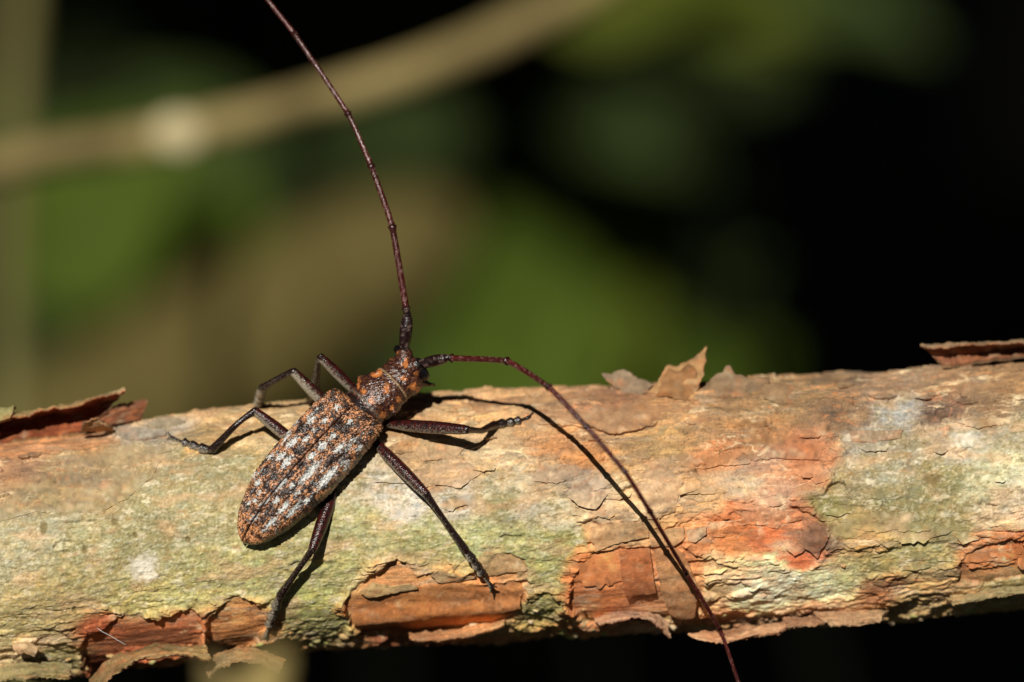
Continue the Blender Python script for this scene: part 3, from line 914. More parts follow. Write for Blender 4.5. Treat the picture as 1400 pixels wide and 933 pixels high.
# ---- wing cases
ELEN = 1.78
sW = [(0, .255), (.012, .31), (.04, .335), (.12, .352), (.3, .366), (.5, .366), (.65, .342), (.78, .288), (.88, .220), (.95, .145), (.985, .075), (1, .012)]
sH = [(0, .11), (.03, .155), (.1, .19), (.3, .225), (.55, .225), (.75, .19), (.9, .13), (1, .05)]
PAT_W = [(450, 210, 60, 30), (585, 145, 35, 30), (655, 225, 36, 28), (520, 215, 40, 22), (350, 330, 80, 32), (425, 310, 50, 24), (465, 265, 25, 20),
         (285, 405, 60, 32), (320, 435, 95, 30), (235, 405, 50, 22), (165, 545, 42, 24), (172, 600, 30, 20), (150, 640, 34, 18), (135, 515, 80, 16),
         (505, 350, 60, 40), (455, 400, 60, 30), (560, 300, 50, 26), (600, 360, 80, 30), (705, 365, 40, 28), (440, 490, 150, 40), (535, 520, 150, 48),
         (285, 552, 100, 34), (350, 560, 40, 22), (215, 640, 50, 20), (300, 680, 84, 28), (345, 702, 100, 30), (262, 640, 50, 24), (230, 765, 120, 26),
         (148, 732, 64, 30), (430, 640, 50, 24), (375, 600, 28, 20), (310, 320, 90, 14), (640, 460, 60, 24), (190, 655, 60, 18), (110, 660, 60, 18)]
PAT_D = [(410, 255, 55, 45), (385, 370, 60, 42), (340, 500, 50, 36), (300, 600, 60, 40), (345, 590, 60, 36), (250, 512, 44, 32), (205, 480, 60, 36),
         (225, 690, 60, 36), (392, 660, 56, 34), (550, 430, 80, 40), (620, 410, 70, 40), (640, 250, 70, 46), (490, 150, 50, 36), (185, 745, 44, 26),
         (395, 450, 50, 34), (590, 240, 60, 40), (480, 270, 40, 26), (210, 560, 40, 26), (450, 560, 60, 30), (140, 590, 40, 20), (700, 320, 60, 30)]


def elytra_color(px, py, s, lat, arc):
    X = (px - 310) * 3.889; Y = (py - 520) * 3.889
    U = s * ELEN * PPC; Wv = arc * PPC
    wx = 15 * fbm(px / 4, py / 4, 3, 701); wy = 15 * fbm(px / 4, py / 4, 3, 703)
    a = np.array([0.68, -0.73]); b = np.array([0.73, 0.68])
    mw = np.zeros(px.shape); md = np.zeros(px.shape)
    for lst, m_ in ((PAT_W, mw), (PAT_D, md)):
        for (x, y, ln, wd) in lst:
            dx = X + wx - x; dy = Y + wy - y
            u = (dx * a[0] + dy * a[1]) / (ln * 0.56); w = (dx * b[0] + dy * b[1]) / (wd * 0.50)
            np.maximum(m_, np.clip(1.6 - 1.25 * np.hypot(u, w), 0, 1), out=m_)
    # away from what the photograph shows, the same kind of broken streaks
    hid = sst(0.16, 0.26, np.abs(lat)) * 0.6
    n1 = fbm(s * 9, lat * 14, 3, 711)
    mw = np.maximum(mw, hid * sst(0.25, 0.5, n1)); md = np.maximum(md, hid * sst(0.25, 0.5, -n1))
    st = fbm(U / 1.9, Wv / 1.5, 2, 721) + 0.4 * fbm(U / 6, Wv / 4, 2, 723)
    sk = fbm(U / 11, Wv / 3.4, 3, 733); sk2 = fbm(U / 13 + 9, Wv / 3.6, 3, 735)
    dark = np.array([0.012, 0.008, 0.007]); brown = lin((80, 46, 31)); orange = lin((206, 140, 92)); white = lin((196, 199, 196))
    tipb = np.clip((s - .86) / .12, 0, 1) * .35 + np.clip((np.abs(lat) - .24) / .08, 0, 1) * .15
    base = sst(-0.10, 0.30, st + tipb + 0.30 * sk)
    if True:
        ob = sst(-0.35, 0.35, fbm(px / 9, py / 9, 2, 727) + 0.2)
    c = dark * (1 - base)[..., None] + (brown * (1 - ob)[..., None] + orange * ob[..., None]) * base[..., None]
    t = sst(0.22, 0.55, md + 0.35 * st + 0.42 * np.clip(sk2 - .12, 0, 1) + 0.12 * fbm(px / 6, py / 6, 2, 729))[..., None] * 0.95
    c = c * (1 - t) + t * (dark * 1.1 + brown * 0.10)
    t = sst(0.30, 0.74, mw + 0.78 * st - 0.11 + 0.75 * np.clip(sk - 0.22, 0, 1) * (s > .06))[..., None] * 0.93
    c = c * (1 - t) + t * white * (0.85 + 0.3 * fbm(px / 3, py / 3, 2, 731))[..., None]
    # seam and outer edge
    se = np.exp(-(lat / 0.012) ** 2)[..., None] * 0.85
    c = c * (1 - se) + se * lin((72, 44, 32))
    return np.clip(c * (1 + .3 * np.clip((c.mean(-1, keepdims=True) - .05) / .1, 0, 1)), 0.004, 0.75)


ns, nt_ = 330, 170
for side in (1, -1):
    ss = np.linspace(0, 1, ns) ** 1.0
    ss = 0.5 - 0.5 * np.cos(np.pi * ss) * (0.35) - 0.0 if False else ss
    th = np.linspace(0, 1, nt_)
    S, T = np.meshgrid(ss, th, indexing='ij')
    Wd = np.interp(S, *zip(*sW)); Ht = np.interp(S, *zip(*sH))
    for _ in range(10):
        Wd[1:-1] = (Wd[:-2] + Wd[2:] + 2 * Wd[1:-1]) / 4; Ht[1:-1] = (Ht[:-2] + Ht[2:] + 2 * Ht[1:-1]) / 4
    A = T * math.radians(112)
    lat = Wd * np.sign(np.sin(A)) * np.abs(np.sin(A)) ** 0.86
    upn = Ht * np.where(A < math.pi / 2, np.abs(np.cos(A)) ** 0.8, -np.abs(np.cos(A)) * 0.9)
    seam = 0.004 + 0.002 * fbm(S * 8, S * 0, 2, 741)
    lat = lat + seam
    ridge = 0.006 * np.cos(lat / 0.075 * math.pi) * sst(0.05, 0.2, S) * sst(1, .8, S) if False else 0.009 * np.cos(lat / 0.055 * math.pi) * np.clip(S * 5, 0, 1) * np.clip((1 - S) * 6, 0, 1)
    up2 = upn + ridge - 0.012 * np.exp(-(lat / 0.012) ** 2) + 0.010 * np.exp(-((lat - 0.028) / 0.016) ** 2)
    tipcurve = -0.10 * sst(0.72, 1.0, S) * 1.0 if False else -0.10 * np.clip((S - .7) / .3, 0, 1) ** 2
    basecurve = -0.05 * np.clip((0.06 - S) / 0.06, 0, 1) ** 1.5
    along = -S * ELEN * 1.0 + 0.03 * (1 - (lat / .35) ** 2) * np.clip((.1 - S) / .1, 0, 1) * -1
    Pw = Ow + along[..., None] * EL + (side * lat)[..., None] * EW + (up2 + tipcurve + basecurve)[..., None] * EN
    gx, gy = to_px(Pw)
    # granules: strong at the shoulders, weak pits behind
    pit = fbm(S * ELEN / 0.022, side * lat / 0.022, 2, 751 + side)
    amp = 0.0085 + 0.010 * np.clip(1 - S / 0.35, 0, 1)
    nrm_off = (amp * pit)[..., None] * (np.cos(A)[..., None] * EN + side * np.sin(A)[..., None] * EW)
    Pw = Pw + nrm_off
    colr = elytra_color(gx, gy, S, lat - seam, side * Wd * A + 3 * side)
    ii, jj = np.meshgrid(np.arange(ns - 1), np.arange(nt_ - 1), indexing='ij')
    q = np.stack([ii * nt_ + jj, (ii + 1) * nt_ + jj, (ii + 1) * nt_ + jj + 1, ii * nt_ + jj + 1], -1).reshape(-1, 4)
    if side == 1: q = q[:, ::-1]
    mesh_obj('elytron', Pw.reshape(-1, 3), np.ascontiguousarray(q), M_elytra, beetle, colr.reshape(-1, 3))

# ---- head, prothorax, abdomen and the six legs as one continuous skin
mb = MB()


def loft(rings, nseg=28):
    """rings: (centre world, half width, half height, exponent, axis_w, axis_n)"""
    Vv = []; Fc = []
    for (c, w, hgt, ex, aw, an) in rings:
        for k in range(nseg):
            a = 2 * math.pi * k / nseg
            ca, sa = math.cos(a), math.sin(a)
            Vv.append(c + aw * w * np.sign(ca) * abs(ca) ** ex + an * hgt * np.sign(sa) * abs(sa) ** ex)
    n = len(rings)
    for i in range(n - 1):
        for k in range(nseg):
            k2 = (k + 1) % nseg
            Fc.append((i * nseg + k, i * nseg + k2, (i + 1) * nseg + k2, (i + 1) * nseg + k))
    Fc.append(tuple(range(nseg))[::-1]); Fc.append(tuple((n - 1) * nseg + k for k in range(nseg)))
    return Vv, Fc


def bc(px, py, dn=0.0):
    """body centre line under photo pixel; z follows the body's pitch"""
    d = np.hypot(px - 489, py - 559) / PPC * (1 if px > 489 or py < 559 else -1)
    z = ZO - math.tan(BETA) * d
    return to_world(cpx(px, py, z)) + EN * dn


# abdomen and hind thorax below the wing cases
rings = []
for s, w, hh_, dn in [(-0.06, .17, .11, -.06), (0.02, .26, .13, -.09), (.15, .31, .15, -.10), (.4, .33, .16, -.10), (.6, .32, .14, -.10), (.78, .27, .12, -.11), (.9, .19, .08, -.12), (.97, .09, .04, -.14)]:
    rings.append((Ow - EL * s * ELEN + EN * dn, w, hh_, .95, EW, EN))
mb.add(*loft(rings))
# prothorax + head (axis slightly turned to the right of the wing cases)
hdir = to_world(cpx(566, 500, ZO - .14)) - to_world(cpx(500, 556, ZO)); hdir /= np.linalg.norm(hdir)
hw = np.cross(hdir, EN); hw /= np.linalg.norm(hw)
hn = np.cross(hw, hdir)
pA = bc(499, 557)
rings = []
for t, w, hh_, dn in [(-.10, .16, .15, -.03), (-.02, .215, .18, -.02), (.03, .225, .19, -.015), (.06, .216, .186, -.015), (.10, .236, .194, -.012), (.16, .252, .198, -.01), (.22, .25, .198, -.01),
                      (.28, .228, .19, -.012), (.325, .216, .18, -.015), (.36, .22, .182, -.015), (.375, .198, .165, -.018), (.39, .206, .172, -.02),
                      (.43, .212, .18, -.025), (.48, .216, .185, -.035), (.53, .21, .18, -.05), (.58, .196, .17, -.075), (.62, .168, .15, -.10), (.655, .11, .11, -.14), (.67, .05, .05, -.16)]:
    rings.append((pA + hdir * t + hn * dn, w, hh_, .92, hw, hn))
mb.add(*loft(rings, 36))
# side spines of the prothorax, dorsal bumps
for sd in (1, -1):
    c0 = pA + hdir * .165 + hw * sd * .19 + hn * .03
    mb.add(*tube([c0 - hw * sd * .05, c0, c0 + hw * sd * .055 + hn * .015, c0 + hw * sd * .10 + hn * .03], [.085, .075, .045, .008], 14))
for (t, w, r) in [(.12, .10, .055), (.12, -.10, .055), (.25, .06, .05), (.25, -.06, .05), (.19, 0, .06), (.30, .12, .04), (.30, -.12, .04), (.08, 0, .05)]:
    c0 = pA + hdir * t + hw * w + hn * (.165 - 1.6 * w * w)
    mb.add(*ellipsoid(c0, [hdir * r, hw * r, hn * .016], 12, 8))
# antennal tubercles, cheeks, mandibles, palps
RB = to_world(cpx(576, 497, ZO + .01)); LB = to_world(cpx(553, 476, ZO - .14))
hc = pA + hdir * .53 + hn * .02
for b_ in (RB, LB):
    mb.add(*tube([hc, hc * .45 + b_ * .55, b_ * .9 + hc * .1, b_], [.10, .10, .072, .052], 16))
for sd in (1, -1):
    c0 = pA + hdir * .62 + hw * sd * .08 - hn * .20
    mb.add(*tube([c0, c0 - hn * .09 + hdir * .04, c0 - hn * .16 + hdir * .05 - hw * sd * .05], [.06, .05, .015], 10))
    c1 = pA + hdir * .6 + hw * sd * .15 - hn * .12
    mb.add(*tube([c1, c1 + hdir * .07 - hn * .06 + hw * sd * .04, c1 + hdir * .11 - hn * .13 + hw * sd * .05], [.03, .022, .016], 8))
    c2 = pA + hdir * .50 + hw * sd * .13 - hn * .02
    mb.add(*ellipsoid(c2, [hdir * .11, hw * .09, hn * .12], 14, 10))

LEG_LINES = []           # (points, radii, kind) kept for colouring


def limb(pts, rad, kind, n=6, ring=12):
    Pc = catmull([to_world(cpx(*p)) if len(p) == 3 else p for p in pts], n)
    R = np.interp(np.linspace(0, len(rad) - 1, len(Pc)), np.arange(len(rad)), rad)
    mb.add(*tube(Pc, R, ring))
    LEG_LINES.append((Pc, R, kind))


def leg(hip, knee, tibia, ankle, toes, kind, fr=.062, bend=0.0):
    """all as (px, py, z)"""
    hip, knee, tibia_mid, ankle = (np.array(p, float) for p in (hip, knee, tibia, ankle))
    a, b = hip, knee
    mid = lambda t: a + (b - a) * t
    limb([mid(0), mid(.12), mid(.3), mid(.6), mid(.85), mid(.97), mid(1.02)], [.035, .045, fr * .95, fr, fr * .84, fr * .70, fr * .45], kind + ' femur', ring=14)
    limb([mid(.98), b + (tibia_mid - b) * .5, tibia_mid, (tibia_mid + ankle) / 2, ankle], [.040, .031, .032, .037, .046], kind + ' tibia')
    limb([mid(.955), mid(1.0), mid(1.02)], [.02, .047, .03], kind + ' tibia', 3)
    t0 = ankle
    P = [np.array(t, float) for t in toes]
    seq = [t0] + P
    # three lobed joints then a thin claw joint
    for i in range(len(seq) - 1):
        u, w = seq[i], seq[i + 1]
        if i < len(seq) - 2:
            limb([u, u + (w - u) * .45, u + (w - u) * .85, w], [.030, .046, .056, .026], kind + ' tarsus', 4)
        else:
            limb([u, u + (w - u) * .5, w], [.018, .02, .028], kind + ' tarsus', 4)
            dv = (w - u) / (np.linalg.norm(w - u) + 1e-9)
            nv = np.array([-dv[1], dv[0], 0])
            for sg in (1, -1):
                limb([w, w + dv * 5 + nv * sg * 4, w + dv * 8 + nv * sg * 7 + np.array([0, 0, -.02])], [.016, .013, .008], kind + ' tarsus', 3, 8)


sz = surf_z
leg((528, 580, ZO - .12), (640, 588, z_from_shadow(640, 588, 25)), (658, 589, z_from_shadow(658, 589, 14)), (676, 581, sz(676, 585) + .09),
    [(690, 579, sz(690, 579) + .075), (702, 577, sz(702, 577) + .07), (712, 575, sz(712, 575) + .07), (724, 571, sz(724, 571) + .06)], 'right front', .066)
leg((508, 600, ZO - .08), (584, 677, z_from_shadow(584, 677, 11)), (610, 715, z_from_shadow(610, 715, 6)), (637, 753, sz(637, 753) + .09),
    [(647, 767, sz(647, 767) + .08), (654, 777, sz(654, 777) + .075), (660, 786, sz(660, 786) + .08), (671, 801, sz(671, 801) + .09)], 'right middle', .064)
leg((458, 668, ZO + .05), (427, 752, z_from_shadow(427, 752, 15)), (404, 784, z_from_shadow(404, 784, 10)), (382, 816, sz(382, 816) + .10),
    [(376, 833, sz(376, 833) + .09), (371, 846, sz(371, 846) + .09), (368, 856, sz(368, 856) + .10), (363, 870, sz(363, 870) + .12)], 'right hind', .066)
leg((492, 541, ZO - .30), (437, 487, ZO - .20), (434, 500, ZO - .3), (431, 524, ZO - .5),
    [(430, 534, ZO - .62), (428, 542, ZO - .72), (425, 550, ZO - .82), (420, 558, ZO - .9)], 'left front', .056)
leg((462, 570, ZO - .30), (400, 507, ZO - .16), (380, 518, ZO - .22), (358, 531, ZO - .36),
    [(356, 539, ZO - .5), (354, 546, ZO - .6), (353, 552, ZO - .68), (350, 560, ZO - .78)], 'left middle', .062)
leg((425, 622, ZO - .06), (347, 561, z_from_shadow(347, 561, 26)), (320, 584, z_from_shadow(320, 584, 18)), (289, 616, sz(289, 616) + .08),
    [(272, 612, sz(272, 612) + .06), (260, 608, sz(260, 608) + .06), (250, 605, sz(250, 605) + .06), (234, 599, sz(234, 599) + .07)], 'left hind', .060)

raw = bpy.data.meshes.new('body_raw')
raw.from_pydata([tuple(v) for v in mb.v], [], mb.f)
tmp = bpy.data.objects.new('body_raw', raw); col.objects.link(tmp)
md = tmp.modifiers.new('r', 'REMESH'); md.mode = 'VOXEL'; md.voxel_size = 0.0115; md.adaptivity = 0.0
dg = bpy.context.evaluated_depsgraph_get()
ev = tmp.evaluated_get(dg).to_mesh()
bv = np.zeros(len(ev.vertices) * 3, np.float32); ev.vertices.foreach_get('co', bv); bv = bv.reshape(-1, 3).astype(float)
bnrm = np.zeros(len(ev.vertices) * 3, np.float32); ev.vertices.foreach_get('normal', bnrm); bnrm = bnrm.reshape(-1, 3)
ev.calc_loop_triangles()
bf = [tuple(p.vertices) for p in ev.polygons]
nq = np.array([f for f in bf if len(f) == 4])
tmp.evaluated_get(dg).to_mesh_clear()
bpy.data.objects.remove(tmp); bpy.data.meshes.remove(raw)
# light smoothing of the voxel steps
e = np.vstack([nq[:, [0, 1]], nq[:, [1, 2]], nq[:, [2, 3]], nq[:, [3, 0]]])
deg = np.bincount(e[:, 0], minlength=len(bv)) + np.bincount(e[:, 1], minlength=len(bv))
for _ in range(2):
    acc = np.stack([np.bincount(e[:, 0], bv[e[:, 1], k], len(bv)) + np.bincount(e[:, 1], bv[e[:, 0], k], len(bv)) for k in range(3)], -1)
    bv = 0.5 * bv + 0.5 * acc / np.maximum(deg, 1)[:, None]
gx, gy = to_px(bv)
# distance to legs
dist = np.full(len(bv), 9.0); kindi = np.zeros(len(bv), int)
KN = ['femur', 'tibia', 'tarsus']
for (Pc, R, kd) in LEG_LINES:
    lo = Pc.min(0) - .15; hi = Pc.max(0) + .15
    sel = np.where(((bv > lo) & (bv < hi)).all(1))[0]
    if not len(sel): continue
    Q = bv[sel]
    best = np.full(len(sel), 9.0)
    for a, b, r in zip(Pc[:-1], Pc[1:], R):
        ee = b - a; t = np.clip(((Q - a) @ ee) / (ee @ ee + 1e-12), 0, 1)
        best = np.minimum(best, np.linalg.norm(Q - a - t[:, None] * ee, axis=1) - r)
    upd = best < dist[sel]
    dist[sel[upd]] = best[upd]; kindi[sel[upd]] = KN.index(kd.split()[-1]) + (10 if 'left' in kd else 0) + (10 if 'left middle' in kd else 0)
hl = (bv - pA) @ hdir; hlat = (bv - pA) @ hw; hup = (bv - pA) @ hn
trunk_head = (hl > -.02) & (hup > -.26) & (np.abs(hlat) < .36)
isleg = dist < 0.018
st = fbm(gx / 1.6, gy / 1.6, 3, 801); st2 = fbm(gx / 5, gy / 5, 3, 803)
bv = bv + bnrm * (np.where(trunk_head & ~isleg, .0075, .0012) * (fbm(gx / 2.6, gy / 2.6, 2, 805) - 1.1 * np.abs(fbm(gx / 7, gy / 4, 2, 806)) + .3))[:, None]
cb = np.tile(np.array([0.014, 0.007, 0.006]), (len(bv), 1))
# head/prothorax: wine dark with rusty hair patches
purple = lin((46, 25, 24)); rust = lin((116, 72, 46)); orng = lin((192, 118, 62)); pale = lin((150, 120, 100))
t = sst(0.0, 0.5, st + 0.35 * st2)[:, None]
chp = purple * (1 - t) + rust * t
ORP = [(529, 532, 6, 8), (508, 548, 6, 6), (513, 513, 8, 4), (519, 509, 4, 5), (545, 547, 3, 4), (524, 568, 6, 6), (489, 525, 4, 9), (536, 558, 4, 4), (552, 518, 5, 4), (569, 511, 4, 3), (565, 529, 7, 6),
       (554, 499, 4, 6), (541, 482, 4, 3), (533, 489, 4, 3), (497, 536, 5, 5), (556, 492, 3, 4), (572, 534, 6, 5), (575, 512, 4, 3)]
om = np.zeros(len(bv))
for (x, y, rx, ry) in ORP:
    om = np.maximum(om, np.clip(1.5 - np.hypot((gx - x + 3.4 * st2) / rx, (gy - y + 3.4 * st) / ry) * 1.25, 0, 1))
t = sst(0.25, 0.8, om + 0.55 * st)[:, None] * .92
chp = chp * (1 - t) + orng * t
band = np.exp(-((hl - .362) / .008) ** 2)[:, None] * 0.7         # pale fringe at the front of the prothorax
chp = chp * (1 - band) + band * lin((196, 170, 130))
band = np.exp(-((hl - .01) / .012) ** 2)[:, None] * 0.5
chp = chp * (1 - band) + band * lin((120, 112, 98))
cb = np.where(trunk_head[:, None], chp, cb)
# antennal tubercles black
for b_ in (RB, LB):
    t = sst(.075, .05, np.linalg.norm(bv - b_, axis=1)) if False else np.clip((.09 - np.linalg.norm(bv - b_, axis=1)) / .03, 0, 1)
    cb = cb * (1 - t[:, None]) + t[:, None] * np.array([.008, .006, .006])
# legs
red = lin((70, 20, 18)); dk = lin((28, 13, 12)); grey = lin((165, 155, 136))
rr = sst(-0.4, 0.4, st2)[:, None]
lc = dk * (1 - rr) + red * rr * 0.8 + dk * rr * 0.2
k10 = kindi % 10
lc = np.where((k10 == 1)[:, None], lin((32, 17, 15)) * (1 + 0.4 * st2)[:, None], lc)
lc = np.where((k10 == 2)[:, None], lin((34, 24, 21)) * (1 + 0.4 * st2)[:, None], lc)
low = np.clip(-(bnrm @ (Uy * .7 + Rx * .7)) * 0.9, -1, 1)         # grey hairs lie along the lower left flank
leftleg = (kindi >= 10) & (k10 == 0)
gmask = sst(0.25, 0.75, st * 0.6 + low * 0.75 + 0.27 * (k10 == 2) + 0.30 * leftleg + 0.35 * (kindi == 20) - .08)[:, None] * np.where(k10 == 1, .45, .9)[:, None]
lc = lc * (1 - gmask) + gmask * grey
cb = np.where(isleg[:, None], lc, cb)
body = mesh_obj('body', bv, [f for f in bf], M_body, beetle, np.clip(cb, .003, .6))

# ---- eyes: a kidney round each antenna base
for b_, sd in ((RB, 1), (LB, -1)):
    ce = b_ - hdir * .035 + hw * sd * .045 - hn * .075
    ax = [hdir * .05, (hw * sd * .75 - hn * .66) * .098, (hw * sd * .66 + hn * .75) * .052]
    Vv, Fc = ellipsoid(ce, ax, 22, 14)
    mesh_obj('eye', Vv, Fc, M_eye, beetle)

# ---- antennae
def antenna(nodes, radii, seed):
    """nodes: world points of the joints; first piece (scape) is the part's own mesh, the others its children"""
    par = None
    for i in range(len(nodes) - 1):
        a, b = np.array(nodes[i]), np.array(nodes[i + 1])
        ln = np.linalg.norm(b - a)
        prev = nodes[i - 1] if i else a - (b - a)
        nxt = nodes[i + 2] if i + 2 < len(nodes) else b + (b - a)
        n = 9 if ln < .2 else 26
        cc = catmull([prev, a, b, nxt], n)[n:2 * n + 1] * .35 + np.linspace(a, b, n + 1) * .65
        t = np.linspace(0, 1, n + 1)
        r0, r1 = radii[i], radii[i + 1]
        if i == 0:
            r = r0 * (0.55 + .5 * np.sin(np.clip(t * 1.05, 0, 1) * math.pi * .85) ** .8); r[-1] *= .8
        else:
            r = r0 + (r1 - r0) * t
            r = r * (0.92 + 0.48 * np.exp(-((t - 1) / .04) ** 2) + 0.12 * np.exp(-(t / .03) ** 2))
        Vv, Fc = tube(cc, r, 14)
        Vv = np.array(Vv); Q = Vv.copy()
        ctr = np.repeat(cc, 14, 0)
        nz = fbm(t.repeat(14) * ln / .04 + seed, np.tile(np.arange(14), n + 1) * .7, 2, 901 + i)
        Vv = ctr + (Vv - ctr) * (1 + .07 * nz)[:, None]
        tt = t.repeat(14)
        base = lin((76, 26, 23)) * (1 - .45 * tt)[:, None] if i > 1 else np.tile(lin((30, 15, 15)), (len(tt), 1))
        c = base * (1 + .5 * nz)[:, None]
        g = sst(.15, .6, nz + .25 * fbm(tt * 20, tt * 0 + seed, 2, 911))[:, None] * (.35 if i < 6 else .15)
        c = c * (1 - g) + g * lin((165, 140, 128))
        jn = (np.exp(-((tt - 1) / .05) ** 2) + np.exp(-(tt / .03) ** 2))[:, None] * .7
        c = c * (1 - np.clip(jn, 0, .8)) + np.clip(jn, 0, .8) * lin((40, 20, 20))
        o = mesh_obj('antenna' if i == 0 else 'antenna_segment', Vv, Fc, M_ant, beetle if i == 0 else par, np.clip(c, .003, .6))
        if i == 0:
            par = o
            bpy.context.view_layer.update()
    return par


zs = [z_from_shadow(694, 494, 66), z_from_shadow(751, 530, 70), z_from_shadow(803, 585, 73), z_from_shadow(855, 646, 72), z_from_shadow(889, 700, 64), z_from_shadow(938, 783, 38)]
zb0 = ZO
rn = [(571, 499, zb0 - .02), (610, 490, zb0 + .12), (618, 490, zb0 + .15), (694, 494, zs[0]), (751, 530, zs[1]), (803, 585, zs[2]), (855, 646, zs[3]), (889, 700, zs[4]),
      (938, 783, zs[5]), (984, 860, surf_z(984, 852) + .72), (1010, 935, surf_z(984, 852) + .68), (1028, 1010, surf_z(984, 852) + .4)]
antenna([to_world(cpx(*p)) for p in rn], [.056, .040, .034, .032, .029, .027, .025, .024, .022, .021, .020, .016], 1)
zl = ZO - .16
lnn = [(552, 482, zl), (557, 432, zl + .05), (555, 421, zl + .06), (536, 309, zl + .05), (507, 226, zl - .0), (475, 154, zl - .1), (402, 46, zl - .25), (340, -32, zl - .4), (262, -130, zl - .5), (170, -240, zl - .6),
       (60, -360, zl - .7)]
antenna([to_world(cpx(*p)) for p in lnn], [.060, .040, .036, .034, .031, .028, .027, .024, .022, .02, .016], 2)


# ------------------------------------------------------------------ out-of-focus twigs and stems
def stick(name, pts, rad, base, label, cat, seed=0, group=None, knobs=0.06, mat=None, ring=18, n=10):
    """pts in (px,py,distance from camera cm)"""
    Pc = catmull([pix(p[0], p[1], D - p[2]) if len(p) == 3 else p for p in pts], n)
    R = np.interp(np.linspace(0, len(rad) - 1, len(Pc)), np.arange(len(rad)), rad)
    R = R * (1 + knobs * fbm(np.arange(len(Pc)) / 3.0 + seed * 5, np.zeros(len(Pc)), 3, 1001))
    Vv, Fc = tube(Pc, R, ring)
    Vv = np.array(Vv)
    k = np.arange(len(Vv))
    c = lin(base) * (1 + .22 * fbm(k / ring / 4.0 + seed, (k % ring) / 3.0, 3, 1003))[:, None]
    o = mesh_obj(name, Vv, Fc, mat or M_branch, None, np.clip(c, .004, .7))
    tag(o, label, cat, group)
    return o, Pc, R


br, Pc, R = stick('bare_branch', [(-700, 260, 56), (-300, 250, 58), (-60, 236, 60), (60, 214, 61), (160, 200, 62), (245, 184, 62), (350, 160, 62), (450, 134, 63), (550, 104, 63), (650, 66, 64), (730, 28, 65), (810, -14, 66), (950, -110, 68), (1200, -300, 72)],
                  [.32, .31, .29, .28, .27, .28, .27, .27, .29, .30, .30, .29, .29, .29], (138, 122, 78),
                  'blurred curved tan branch with a pale scar crossing the upper left background', 'branch', 1)
kc = pix(245, 184, D - 62) + Bz * .22
Vv, Fc = ellipsoid(kc, [Rx * .39, Uy * .31, Bz * .13], 20, 12)
mesh_obj('knot', Vv, Fc, M_branch, br, np.tile(lin((186, 172, 132)), (len(Vv), 1)))
stick('upright_stem', [(14, 4500, 84), (14, 1500, 84), (10, 700, 83), (8, 450, 83), (14, 200, 82), (24, 60, 82), (34, -60, 82), (60, -300, 82)], [.34, .32, .31, .30, .29, .28, .27, .25],
      (108, 102, 58), 'blurred upright olive stem at the left edge behind the curved branch', 'stem', 2)
stick('mossy_branch', [(-3000, 2860, 108), (-900, 1330, 103), (-500, 1005, 102), (-100, 745, 101), (60, 650, 100), (200, 566, 99), (330, 486, 98), (450, 408, 97), (540, 352, 96), (600, 318, 96), (640, 300, 96)],
      [2.7, 2.6, 2.5, 2.4, 2.35, 2.3, 2.2, 2.0, 1.7, 1.2, .5], (84, 74, 34), 'broad brown olive mossy limb leaning up through the blurred left background', 'branch', 3, knobs=.12, ring=40)
tw, Pt, Rt = stick('blurred_twig', [(-900, 3600, 30), (60, 1400, 29), (250, 1100, 29.5), (330, 995, 30), (362, 940, 30.2), (384, 896, 30.4)], [.28, .26, .23, .20, .18, .09],
                   (152, 134, 82), 'blurred pale twig end poking up in front of the branch at lower left', 'twig', 4)
sp, _, _ = stick('side_twig', [(318, 1000, 30.0), (300, 940, 30.6), (285, 905, 31.2)], [.13, .11, .05], (130, 114, 70), None, None, 5)
for k_ in list(sp.keys()): del sp[k_]
sp.parent = tw


# ------------------------------------------------------------------ leafy plants behind
def leaf_mesh(name, length, width, fold=0.25, droop=0.3, n=12):
    Vv = []; Fc = []
    for i in range(n + 1):
        t = i / n
        w = width * math.sin(math.pi * t ** 0.8) ** 0.9 * (1 - .25 * t)
        for j, u in enumerate((-1, -.5, 0, .5, 1)):
            Vv.append((u * w / 2, t * length, abs(u) * w * fold - droop * length * t * t + .03 * width * math.sin(9 * t + u * 2)))
    for i in range(n):
        for j in range(4):
            Fc.append((i * 5 + j, i * 5 + j + 1, (i + 1) * 5 + j + 1, (i + 1) * 5 + j))
    me = bpy.data.meshes.new(name)
    me.from_pydata(Vv, [], Fc); me.update()
    me.polygons.foreach_set('use_smooth', np.ones(len(me.polygons), bool))
    return me


M_leafs = {
    'green': material('green_leaf', (0.052, 0.080, 0.007), rough=0.75, spec=.12, var=.35, var_scale=.8, transl=(.012, .035, .003)),
    'yellow': material('yellow_green_leaf', (0.068, 0.082, 0.008), rough=0.75, spec=.12, var=.3, var_scale=.8, transl=(.02, .03, .003)),
    'dark': material('shade_dark_leaf', (0.030, 0.046, 0.010), rough=0.75, spec=.12, var=.3, var_scale=.8, transl=(.005, .012, .002)),  # low albedo stands in for leaves in shade
}
LEAF = {k: leaf_mesh('leaf', 1.0, .55) for k in M_leafs}
for k in M_leafs: LEAF[k].materials.append(M_leafs[k])
M_leafs['deep'] = material('shade_deep_leaf', (0.016, 0.024, 0.0055), rough=0.8, spec=.1, var=.3, var_scale=.8)  # darker still: shade of the far foliage put into the leaf colour
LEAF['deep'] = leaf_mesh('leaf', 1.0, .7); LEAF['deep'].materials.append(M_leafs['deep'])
M_stem = material('green_stem', (0.012, 0.014, 0.006), rough=.6, var=.2)


